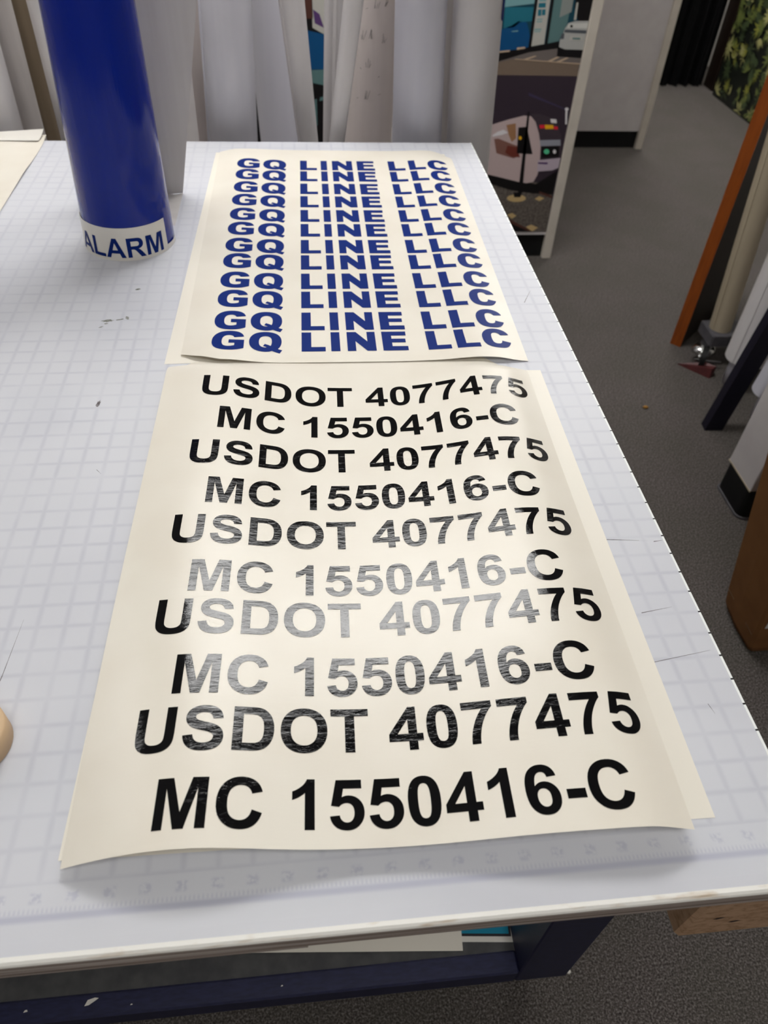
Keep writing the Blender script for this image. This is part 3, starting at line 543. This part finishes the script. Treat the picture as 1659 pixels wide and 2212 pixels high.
for x, z in ((26.35, -2.5), (27.05, -3.0)): mb = MB(); mb.add([(x-.22, -23.945, z-.02), (x-.05, -23.945, z-.09), (x+.2, -23.945, z+.05), (x+.02, -23.945, z+.09)], [(0, 1, 2, 3)]); obj('knot_hole', mb, 'ink', o)
# scuffs and cuts worn into the mat
def blot(cx, cy, rx, ry, rot, seed, z=0.004, n=18, jag=.45):
    r_ = random.Random(seed); ca, sa = math.cos(rot), math.sin(rot); out = []
    for i in range(n):
        a = 2*PI*i/n; k = 1-jag*r_.random(); x = rx*k*math.cos(a); y = ry*k*math.sin(a)
        out.append((cx+ca*x-sa*y, cy+sa*x+ca*y, z))
    return out
mb = MB()
for a in ((3.25, 7.95, .38, .16, .1, 1), (3.9, 8.05, .3, .07, .2, 2), (4.28, 8.2, .12, .22, .3, 3), (2.98, 7.3, .16, .05, .4, 4), (3.2, 7.65, .14, .07, .2, 5)):
    mb.add(blot(*a), [tuple(range(18))])
obj('scuff', mb, 'scuff', t)
mb = MB(); mb.add(blot(3.98, .32, .1, .32, -.15, 9), [tuple(range(18))])
obj('scuff', mb, 'scuff_dark', t)
mb = MB(); mb.add(blot(4.45, 11.4, .22, .1, 0.3, 12), [tuple(range(18))]); obj('scuff', mb, 'scuff', t)
def cut(p, q, w_=0.018):
    d = Vector((q[0]-p[0], q[1]-p[1], 0)).normalized(); n = Vector((-d.y, d.x, 0))*w_
    return [(p[0]-n.x, p[1]-n.y, .004), (q[0]-n.x*.2, q[1]-n.y*.2, .004), (q[0]+n.x*.2, q[1]+n.y*.2, .004), (p[0]+n.x, p[1]+n.y, .004)]
for p, q, w_ in (((3.28, -14.98), (3.45, -12.6), .012), ((3.28, -14.98), (3.2, -15.6), .02), ((26.3, -10.05), (27.8, -10.2), .02), ((26.6, -13.9), (27.9, -13.7), .018), ((26.3, -16.1), (28.6, -15.75), .014), ((28.4, -10.3), (28.8, -10.25), .02), ((27.4, 9.2), (28.1, 10.6), .02), ((4.7, -4.5), (4.95, -4.8), .012), ((27.6, -17.9), (27.7, -18.3), .015)):
    mb = MB(); mb.add(cut(p, q, w_), [(0, 1, 2, 3)]); obj('cut_mark', mb, 'scuff_dark', t)
# things on the lower shelf
mb = MB(); mb.hexa([(8, -16.9, -28.37), (22.2, -18.05, -28.37), (23.3, -4, -28.37), (9, -3, -28.37)], [(8, -16.9, -28.34), (22.2, -18.05, -28.34), (23.3, -4, -28.34), (9, -3, -28.34)])
tag(obj('blank_paper', mb, 'paper_low'), 'blank cream sheet lying on the lower shelf, left of the cyan print', 'paper')
t = thing('cyan_print', 'cyan print with a white border on the lower shelf by the navy leg', 'print', (22.5, -12, -28.4))
mb = MB(); mb.grid(lambda u, v: (15+10.8*u+.9*v, -16.9-0.98*u+11*v, -28.39+0.004*math.sin(u*5)), [i/8 for i in range(9)], [0, .5, 1]); obj('sheet', mb, 'label_white', t)
mb = MB(); mb.add([(15.8, -16.65, -28.382), (25.35, -17.52, -28.382), (26.1, -8, -28.382), (16.6, -8, -28.382)], [(0, 1, 2, 3)]); o = obj('border_line', mb, 'ink', t)
mb = MB(); mb.add([(15.9, -16.5, -28.376), (25.22, -17.36, -28.376), (26.0, -8, -28.376), (16.7, -8, -28.376)], [(0, 1, 2, 3)]); o = obj('colour_field', mb, 'cyan_print', t)
# little scraps on the navy rail and the carpet
mb = MB(); mb.add([(-.05, -18.95, -28.17), (.2, -18.92, -28.16), (.72, -18.62, -28.13), (.5, -18.58, -28.12), (.1, -18.66, -28.15)], [(0, 1, 2, 3, 4)]); mb.add([(-.05, -18.95, -28.2), (.2, -18.92, -28.2), (.72, -18.62, -28.2), (.5, -18.58, -28.2), (.1, -18.66, -28.2)], [(4, 3, 2, 1, 0)])
tag(obj('paper_scrap', mb, 'label_white'), 'torn cream scrap on the navy rail under the table', 'scrap')
for x, y, a, lab in ((-3.3, -18.9, .12, 'white fleck on the navy rail, left of the torn scrap'), (2.6, -19.1, .07, 'tiny white fleck on the navy rail, right of the torn scrap'), (11.2, -18.95, .07, 'tiny white fleck half way along the navy rail')):
    mb = MB(); mb.add([(x-a, y-a*.5, -28.19), (x+a, y-a*.2, -28.18), (x+a*.6, y+a*.6, -28.17), (x-a*.4, y+a*.5, -28.18)], [(0, 1, 2, 3)]); tag(obj('paper_fleck', mb, 'label_white'), lab, 'scrap', 'paper flecks on the rail')
def pebble(cx, cy, cz, r, seed):
    r_ = random.Random(seed); mb = MB(); R = []
    for k in range(5):
        a = PI*k/4; rr = max(.05, math.sin(a))*r; R.append([(cx+rr*(1+.3*r_.random())*math.cos(2*PI*i/9), cy+rr*(.7+.3*r_.random())*math.sin(2*PI*i/9), cz+r*.55*(1-math.cos(a))) for i in range(9)])
    return mb.rings(R)
tag(obj('crumb', pebble(58.3, 44.2, -36, .32, 1), 'crumb'), 'tan crumb on the open carpet beside the table', 'crumb')
tag(obj('crumb', pebble(30.5, -18.2, -36, .16, 2), 'label_white'), 'tiny pale chip on the carpet at the foot of the navy leg', 'crumb')

# ---------------------------------------------------------------- sheet with the black numbers: a film that ripples off the table
COEF = np.array([[-1.662, -1.202, -0.71, -0.226, 0.226, 0.699], [-0.393, -0.16, 0.101, 0.325, 0.628, 0.947], [0.885, 1.042, 0.959, 0.837, 1.078, 1.076], [1.705, 1.626, 0.733, 0.686, 0.816, 0.851], [0.894, 0.832, 0.467, -0.021, 0.204, 0.55], [0.445, 0.595, 0.232, -0.053, -0.034, 0.405], [0.745, 0.608, 0.299, 0.14, -0.151, 0.288], [1.292, 0.982, 0.627, 0.181, 0.349, 0.498], [1.441, 1.037, 0.998, 0.891, 1.01, 0.764], [1.133, 1.228, 0.947, 0.431, 0.491, 0.506], [-0.059, -0.171, -0.341, -0.555, -0.334, -0.069], [-1.425, -1.467, -1.417, -1.242, -0.998, -0.729]])
U0, U1, W0, W1 = 6.0, 27.6, -22.5, 4.5
def bsp(t, n):
    s = np.clip(t, 0, 1)*(n-3); i = np.minimum(s.astype(int), n-4); f = s-i
    B = np.stack([(1-f)**3/6, (3*f**3-6*f**2+4)/6, (-3*f**3+3*f**2+3*f+1)/6, f**3/6], 1); A = np.zeros((len(t), n))
    for q in range(4): A[np.arange(len(t)), i+q] += B[:, q]
    return A
ug = np.linspace(U0, U1, 109); BU = bsp((ug-U0)/(U1-U0), 12); TH = -0.031545; UC = 16.5
def film(u, w, up=0.0):
    u = np.asarray(u, float); w = np.asarray(w, float)
    zg = (bsp((w-W0)/(W1-W0), 6) @ COEF.T) @ BU.T; du = ug[1]-ug[0]
    dz = np.diff(zg, axis=1)/du
    sh = np.concatenate([np.zeros((len(u), 1)), np.cumsum(0.5*np.minimum(dz**2, 1.5)*du, axis=1)], 1)
    i = np.clip((u-U0)/du, 0, 107.999); k = i.astype(int); f = i-k; r = np.arange(len(u)); kc = int((UC-U0)/du)
    z = zg[r, k]*(1-f)+zg[r, k+1]*f; x = u-(sh[r, k]*(1-f)+sh[r, k+1]*f-sh[:, kc])
    s = np.clip((w-1.5)/2.1, 0, 1); s = s*s*(3-2*s)
    e = np.clip((u-24.0)/1.55, 0, 1); e = e*e*(3-2*e)
    z = 0.5*(z+np.sqrt(z*z+0.002))*(1-s)*(1-0.2*e)+0.05
    ct, st = math.cos(TH), math.sin(TH)
    return np.stack([UC+ct*(x-UC)-st*(w+9), -9+st*(x-UC)+ct*(w+9), z+up], 1)
def film_flat(dx, dy, z):
    ct, st = math.cos(TH), math.sin(TH)
    return lambda u, w: np.stack([UC+ct*(u-UC)-st*(w+9)+dx, -9+st*(u-UC)+ct*(w+9)+dy, np.full(len(u), z)], 1)
KF = 1.05583e-3
ROWB = [-.599, -2.996, -5.434, -7.875, -10.148, -12.597, -14.533, -16.992, -19.045, -21.485]
ROWX = [.118, .172, .07, .124, -.07, -.017, -.063, -.004, -.036, .019]
UT = [('U', 8024), ('S', 9510), ('D', 10891), ('O', 12375), ('T', 13943), ('4', 15734), ('0', 16865), ('7', 17995), ('7', 19126), ('4', 20244), ('7', 21401), ('5', 22529)]
MT = [('M', 8893), ('C', 10598), ('1', 12636), ('5', 13777), ('5', 14900), ('0', 16024), ('4', 17147), ('1', 18281), ('6', 19413), ('-', 20545), ('C', 21227)]
def number_rows(parent, fn):
    for r in range(10):
        T_ = UT if r % 2 == 0 else MT; n_ = 5 if r % 2 == 0 else 2
        for part, word in ((T_[:n_], 'USDOT' if r % 2 == 0 else 'MC'), (T_[n_:], '4077475' if r % 2 == 0 else '1550416-C')):
            o = obj('lettering', lettering([(c, o_*KF+ROWX[r], ROWB[r], KF) for c, o_ in part], fn), 'black_vinyl', parent)
            o['label'] = 'black %s lettering' % word
def sheet_grid(fn, us, ws):
    n = len(ws); UU, WW = np.meshgrid(us, ws, indexing='ij'); pts = fn(UU.ravel(), WW.ravel()); mb = MB()
    return mb.add([tuple(p) for p in pts], [(i*n+j, (i+1)*n+j, (i+1)*n+j+1, i*n+j+1) for i in range(len(us)-1) for j in range(n-1)], 0, True)
def quad_sheet(c, nx, ny, zf):
    """c: four corners (bl, br, tr, tl)"""
    bl, br, tr, tl = [Vector(p) for p in c]; mb = MB()
    def fn(u, v):
        p = bl.lerp(br, u).lerp(tl.lerp(tr, u), v); return (p.x, p.y, zf(u, v))
    return mb.grid(fn, [i/nx for i in range(nx+1)], [j/ny for j in range(ny+1)])
# second sheet underneath, peeking out right and at the lower left corner
low = thing('printed_sheet', 'under sheet of black numbers, its blank margin showing right of the top sheet', 'sheet', (16, -9, 0), 'sheets of cut vinyl lettering')
mb = quad_sheet(((6.42, -21.4), (26.21, -21.77), (26.63, 2.2), (7.0, 2.9)), 20, 24, lambda u, v: 0.014+0.02*max(0, 1-u*12)*max(0, 1-v*8)+0.012*math.sin(u*9)*math.sin(v*11)**2*u)
obj('backing_paper', mb, 'paper_low', low)
number_rows(low, film_flat(0.12, 1.0, 0.034))
top = thing('printed_sheet', 'rippled top sheet with ten lines of black USDOT and MC numbers', 'sheet', (16, -9, 0), 'sheets of cut vinyl lettering')
us = np.linspace(6.769, 25.549, 96); ws = np.linspace(-22.039, 3.75, 120)
def film_edge(u, w):
    """rounded, drooping upper corners"""
    p = film(u, w); a = np.clip((w-1.9)/1.85, 0, 1); tl = np.clip((8.4-u)/1.63, 0, 1)*a; tr = np.clip((u-23.4)/2.15, 0, 1)*a
    p[:, 1] -= 0.95*tl*a+2.1*tr*a; p[:, 0] += 0.3*tl*a-0.25*tr*a
    return p
obj('backing_paper', sheet_grid(film_edge, us, ws), 'paper', top)
number_rows(top, lambda u, w: film(u, w, 0.013))

# ---------------------------------------------------------------- sheet with the blue company name
TG = -0.0162
def gq(u, w, up=0.0, flat=False):
    u = np.asarray(u, float); w = np.asarray(w, float)
    def bmp(c, s): return np.exp(-((u-c)/s)**2)
    z = 0.10+0.14*bmp(-4.3, 2.0)+0.15*bmp(9.9, 1.6)+0.0*w
    f = np.clip(1-(w+0.6)/2.2, 0, 1); z = z+f*f*(0.16*bmp(-4.2, 1.6)+0.10*bmp(9.0, 2.2)-0.06*np.clip((u-10.8)/1.5, 0, 1))
    back = np.clip((w-27.4)/1.8, 0, 1)**2; z = z*(1-0.5*back)
    edge = np.clip((np.abs(u-2.85)-8.1)/1.4, 0, 1); z = z*(1-0.55*edge)+0.012
    if flat: z = np.full(len(u), 0.02)
    ct, st = math.cos(TG), math.sin(TG)
    return np.stack([13.96+ct*u-st*w, 4.27+st*u+ct*w, z+up], 1)
GB = [29.11, 26.99, 24.66, 22.41, 20.08, 17.86, 15.48, 13.34, 10.94, 8.74, 6.37, 4.27]
GX = [('wG', 9.14), ('wQ', 11.13), ('wL', 13.96), ('wI', 15.56), ('wN', 16.45), ('wE', 18.39), ('wL', 20.86), ('wL', 22.47), ('wC', 23.98)]
low = thing('printed_sheet', 'lower cream sheet whose left corner sticks out under the blue lettered sheet', 'sheet', (17, 18, 0), 'sheets of cut vinyl lettering')
mb = quad_sheet(((6.8, 3.57), (25.9, 3.9), (26.2, 32.8), (7.75, 32.95)), 14, 20, lambda u, v: 0.012+0.006*math.sin(v*9)*u); obj('backing_paper', mb, 'paper_low', low)
top = thing('printed_sheet', 'cream sheet with twelve blue lines reading GQ LINE LLC', 'sheet', (17, 18, 0), 'sheets of cut vinyl lettering')
us = np.linspace(-6.35, 12.22, 70); ws = np.linspace(-1.0, 29.1, 90)
def gq_edge(u, w):
    p = gq(u, w); a = np.clip((w-27.0)/2.1, 0, 1); tr = np.clip((u-10.4)/1.8, 0, 1)*a; tl = np.clip((-4.9-u)/1.4, 0, 1)*a
    p[:, 1] -= 1.5*tr*tr; p[:, 0] -= 0.1*tr; p[:, 1] -= 0.5*tl*tl
    bl = np.clip((-4.3-u)/2, 0, 1)*np.clip(1-(w+1)/1.6, 0, 1); p[:, 1] += 0.9*bl
    br = np.clip((u-10.6)/1.6, 0, 1)*np.clip(1-(w+1)/1.6, 0, 1); p[:, 1] -= 0.05*br
    return p
obj('backing_paper', sheet_grid(gq_edge, us, ws), 'paper', top)
for r, b in enumerate(GB):
    for part, word in ((GX[:2], 'GQ'), (GX[2:6], 'LINE'), (GX[6:], 'LLC')):
        it = [(c, x-13.96, b-4.27+0.02, 1.88e-3) for c, x in part]
        o = obj('lettering', lettering(it, lambda u, w: gq(u, w, 0.012), 0.4), 'blue_vinyl', top); o['label'] = 'blue %s lettering' % word

# ---------------------------------------------------------------- upright blue roll with its ALARM band
RB = 2.83; RX0, RX1, RY, RZT = 3.2, 3.72, 17.8, 19.0
br_ = thing('blue_vinyl_roll', 'glossy blue vinyl roll standing upright on the table, white ALARM band at its foot', 'roll', (RX0, RY, 0))
def rr(z): return RB+(2.44-RB)*max(0, z)/13.1
def rcx(z): return RX0+(RX1-RX0)*z/RZT
body = roll_mesh(RX0, RX1, RY, RB, 2.30, ztop=RZT, seam=-0.62, z0=0.0, lift=0.07, turns=96)
obj('body', body, 'blue_roll', br_)
def onr(s, z, dr):
    a = -PI/2+s/RB; r = rr(z)+dr
    return (rcx(z)+r*math.cos(a), RY+r*math.sin(a), z)
mb = MB(); A0, A1 = -1.95*RB, 1.08*RB
mb.grid(lambda u, v: onr(A0+(A1-A0)*u, 0.0+(2.05)*v, 0.03), [i/72 for i in range(73)], [k/4 for k in range(5)])
mb.grid(lambda u, v: onr(A0+(A1-A0)*u, 2.05, 0.03*v), [i/72 for i in range(73)], [0, 1])
mb.grid(lambda u, v: onr(A1, 2.05*v, 0.03*(1-u)), [0, 1], [k/4 for k in range(5)])
o = obj('label_band', mb, 'label_white', br_); o['label'] = 'white band at the foot of the roll'
kk = 0.83e-3; it = []
for ch, cs, adv in (('A', -2.64, 1479), ('L', -1.58, 1251), ('A', -0.45, 1479), ('R', .76, 1479), ('M', 2.05, 1706)):
    it.append((ch, cs-adv*kk/2, 0.20, kk))
def alarm(u, w): return np.array([onr(a, b, 0.045) for a, b in zip(u, w)])
o2 = obj('lettering', lettering(it, alarm, 0.25), 'blue_vinyl', o); o2['label'] = 'blue ALARM lettering'
mb = MB(); mb.grid(lambda u, v: onr(A1+0.03+0.5*u*RB, 0.03+0.3*v, 0.012), [i/10 for i in range(11)], [0, 1]); obj('hem', mb, 'label_white', br_)
# grey liner standing behind the roll, its foot lying towards the roll
mb = MB()
def flap(u, v):
    z = 13.5*v-0.0; xr = 5.86+0.29*z; xl = 1.2+0.12*z
    return (xl+(xr-xl)*u, 25.0+0.12*math.sin(u*7)+0.35*math.sin(v*2.2), 0.03+z*1.32)
mb.grid(flap, [i/14 for i in range(15)], [j/16 for j in range(17)])
mb.grid(lambda u, v: (4.2-.4*v+(1.66-.3*v+.4*v)*u+0.35*v*u-0.1*v, 25.0+0.12*math.sin(u*7)*(1-v)-5.2*v+1.5*v*(1-u), 0.03), [i/6 for i in range(7)], [0, .25, .5, .75, 1])
tag(obj('liner_sheet', mb, 'sheet_white'), 'grey white liner sheet standing behind the upright blue roll', 'sheet')
# blank paper at the left, curling over the far edge of the table
mb = MB()
def blank(u, v):
    y = 16.5+19.6*v; x = -23+17.05*u-0.08*math.sin(v*6)*u; z = 0.03+0.10*math.exp(-((v-0.62)/.12)**2)*u+0.05*math.sin(u*9+v*4)**2+max(0, v-0.93)*2.0
    return (x, y, z)
mb.grid(blank, [i/24 for i in range(25)], [j/30 for j in range(31)])
tag(obj('blank_paper', mb, 'paper'), 'blank cream paper at the left edge of the table, running over its far edge', 'paper')
mb = MB(); mb.grid(lambda u, v: (-11+4.75*u+.25*v, 34.9+1.2*v, 0.16+0.16*v+0.32*v*v*u), [i/6 for i in range(7)], [j/4 for j in range(5)])
tag(obj('paper_strip', mb, 'label_white'), 'white paper strip curling up behind the blank cream paper', 'paper')
# tan tape roll at the left edge of the picture
t = thing('tape_roll', 'small roll of tan masking tape lying at the near left of the table', 'tape', (3.05, -17.55, 0))
mb = MB(); mb.lathe(3.05, -17.55, [(.78, 0), (1.12, 0), (1.2, .06), (1.2, .84), (1.12, .9), (.78, .9)], 40, 0, True, False, False); obj('tape', mb, 'tape_tan', t)
mb = MB(); mb.lathe(3.05, -17.55, [(.7, .02), (.78, .02), (.78, .88), (.7, .88), (.7, .02)], 40, 0, True, False, False); obj('core', mb, 'cardboard_core', t)

# ---------------------------------------------------------------- right hand side of the aisle
t = thing('wooden_upright', 'upright wooden panel with an orange varnished edge, right of the aisle', 'panel', (72, 64, -36))
e0 = Vector((67.46, 59.28)); e1 = Vector((68.57, 58.15)); dd = Vector((0.72, 0.69))
def quadz(a, b, c, d, z0, z1, mi=0):
    mb = MB(); return mb.hexa([(*a, z0), (*b, z0), (*c, z0), (*d, z0)], [(*a, z1), (*b, z1), (*c, z1), (*d, z1)], mi)
i0 = e0+dd*0.12; i1 = e1+dd*0.12
obj('board', quadz(tuple(i0), tuple(i1), tuple(i1+dd*16), tuple(i0+dd*16), -35.9, 40), 'dark_wood', t)  # board is darker than its orange edge band
o = obj('edge_band', quadz(tuple(e0), tuple(e1), tuple(i1), tuple(i0), -36, 40), 'orange_wood', t); o['label'] = 'orange varnished edge'
t = thing('rolling_rack', 'low grey platform on chrome casters carrying the upright rolls', 'rack', (78, 55, -36))
mb = MB(); mb.cbox(69.9, 86, 53.4, 57.6, -33.0, -31.2, 0.15); obj('platform', mb, 'rack_grey', t)
for cx, cy in ((70.2, 54.6), (84.5, 54.6)):
    mb = MB(); mb.lathe(cx, cy, [(.5, -33.4), (1.0, -33.3), (1.0, -33.0)], 20)
    mb.rings([[(cx-.2+1.7*s_*math.cos(2*PI*i/18), cy-.1+1.4*s_*math.sin(2*PI*i/18), z) for i in range(18)] for s_, z in ((.75, -34.6), (1, -34.3), (.98, -33.9), (.8, -33.5), (.35, -33.3))])
    f = obj('caster', mb, 'chrome', t)
    mb = MB(); mb.tube((cx-1.0, cy-1.15, -34.5), (cx-.35, cy-1.5, -34.5), 1.5, n=26); obj('wheel', mb, 'rubber', f)
    mb = MB(); mb.tube((cx-1.1, cy-1.1, -34.5), (cx-1.25, cy-1.02, -34.5), 0.55, n=16); mb.tube((cx-2.0, cy-1.5, -34.7), (cx+1.8, cy-2.0, -34.9), 0.16); obj('hub', mb, 'chrome', f)
# dark red wedge on the carpet
mb = MB(); a = (66.5, 53.9); b = (69.7, 50.3); c = (70.6, 51.0); d = (69.5, 52.4)
mb.hexa([(*a, -36), (*b, -36), (*c, -36), (*d, -36)], [(66.55, 53.88, -35.85), (69.8, 50.6, -34.6), (70.5, 51.0, -34.5), (69.5, 52.3, -34.6)])
tag(obj('door_wedge', mb, 'red_plastic'), 'dark red wedge on the carpet under the chrome caster', 'wedge')
RR = 'rolls standing right of the aisle'
def rroll(cx, cy, r, lean, zb, mk, label, core=None, leany=0.0):
    t = thing('vinyl_roll', label, 'roll', (cx, cy, zb if core is None else -36), RR)
    H = 30-zb; mb = roll_mesh(cx, cx+lean*H, cy, r, r, ztop=30, z0=zb, seam=-2.7, yt=cy+leany*H); obj('roll_body', mb, mk, t)
    if core:
        mb = MB(); mb.lathe(cx, cy, [(core*.8, -36), (core, -36), (core, zb+1), (core*.8, zb+1), (core*.8, -36)], 28, 0, True, False, False); obj('core', mb, 'lilac_roll', t)
rroll(71.75, 55.5, 1.5, -0.09, -31.2, 'cream_roll', 'cream roll on the grey platform beside the orange edged panel')
rroll(73.0, 49.2, 2.75, 0.0, -32.0, 'white_roll', 'thick white roll between the cream roll and the navy board', 1.75)
rroll(73.0, 41.6, 2.5, 0.10, -32.0, 'lilac_roll', 'lilac white roll right of the navy board', 1.2)
mb = MB(); k = 0.117; H = 62
mb.hexa([(64.45, 39.26, -36), (66.76, 39.15, -36), (66.9, 40.6, -36), (64.6, 40.7, -36)], [(64.45+k*H, 39.26, 26), (66.76+k*H, 39.15, 26), (66.9+k*H, 40.6, 26), (64.6+k*H, 40.7, 26)])
tag(obj('navy_board', mb, 'navy_dark'), 'dark navy board slanting up in front of the white rolls', 'board')
t = thing('white_cabinet', 'white square column on a rounded black plinth, right of the aisle', 'cabinet', (68, 26.5, -36))
mb = MB(); mb.cbox(61.8, 77, 23.95, 29.3, -32, 34, 0.08); obj('body', mb, 'laminate', t)
mb = MB()
pl = []
for cx_, cy_, a0 in ((62.75, 24.55, PI), (76, 24.55, 1.5*PI), (76, 28.5, 0), (62.75, 28.5, .5*PI)):
    for q in range(6):
        a = a0+q/5*PI/2; pl.append((cx_+1.0*math.cos(a), cy_+.9*math.sin(a)))
mb.rings([[(x, y, z) for x, y in pl] for z in (-35.8, -32.02)], smooth=False); obj('plinth', mb, 'kick', t)
mb = MB(); mid = (69, 26.5)
mb.rings([[(mid[0]+(x-mid[0])*s_, mid[1]+(y-mid[1])*(1+(s_-1)*3), z) for x, y in pl] for s_, z in ((1.018, -36), (1.016, -35.75), (1.0, -35.7))], smooth=False); o = obj('rim', mb, 'rack_grey', t); o['label'] = 'grey rim on the floor'
mb = MB(); mb.box(61.74, 61.82, 23.93, 29.32, -32.04, -31.9); obj('edge_trim', mb, 'cream_roll', t)
t = thing('cardboard_carton', 'tall brown cardboard carton at the right, beside the table corner', 'carton', (61, 9.5, -36))
def carton(u, v, z):   # u across (left to right), v front to back
    h = (z+36)/28.0
    bl = Vector((54.8-4.0*h, 6.1)); b2 = Vector((54.9-3.4*h, 12.0+3.4*h)); fr = Vector((70-4*h, 6.0)); f2 = Vector((70-4*h, 12+3.4*h))
    p = bl.lerp(b2, v).lerp(fr.lerp(f2, v), u); return (p.x, p.y, z)
def cring(z, ins=0.0):
    out = []; r_ = 0.05
    for (u, v) in ((0, r_), (0.02, 0), (.5, -0.01), (0.98, 0), (1, r_), (1, 1-r_), (.98, 1), (.5, 1), (0.02, 1), (0, 1-r_), (-.012, .5)):
        uu = .5+(u-.5)*(1-ins*.5); vv = .5+(v-.5)*(1-ins); out.append(carton(uu, vv, z))
    return out
mb = MB(); mb.rings([cring(-36, .16), cring(-35.7, .07), cring(-35, .015), cring(-33, 0), cring(-25, 0), cring(-8, 0)], smooth=False); obj('carton_body', mb, 'cardboard', t)
mb = MB()
mb.add([(*(Vector(carton(0, v, z))+Vector((-.09, 0, 0))),) for v, z in ((.06, -33.2), (.94, -33.2), (.94, -33.08), (.06, -33.08))], [(3, 2, 1, 0)]); o = obj('tape_line', mb, 'tape_clear', t)
mb = MB(); mb.add([(*(Vector(carton(u, 0, z))+Vector((0, -.09, 0))),) for u, z in ((.035, -31.6), (.22, -31.6), (.22, -29.6), (.05, -29.6))], [(0, 1, 2, 3)]); o = obj('label', mb, 'label_white', t); o['label'] = 'white paper label'
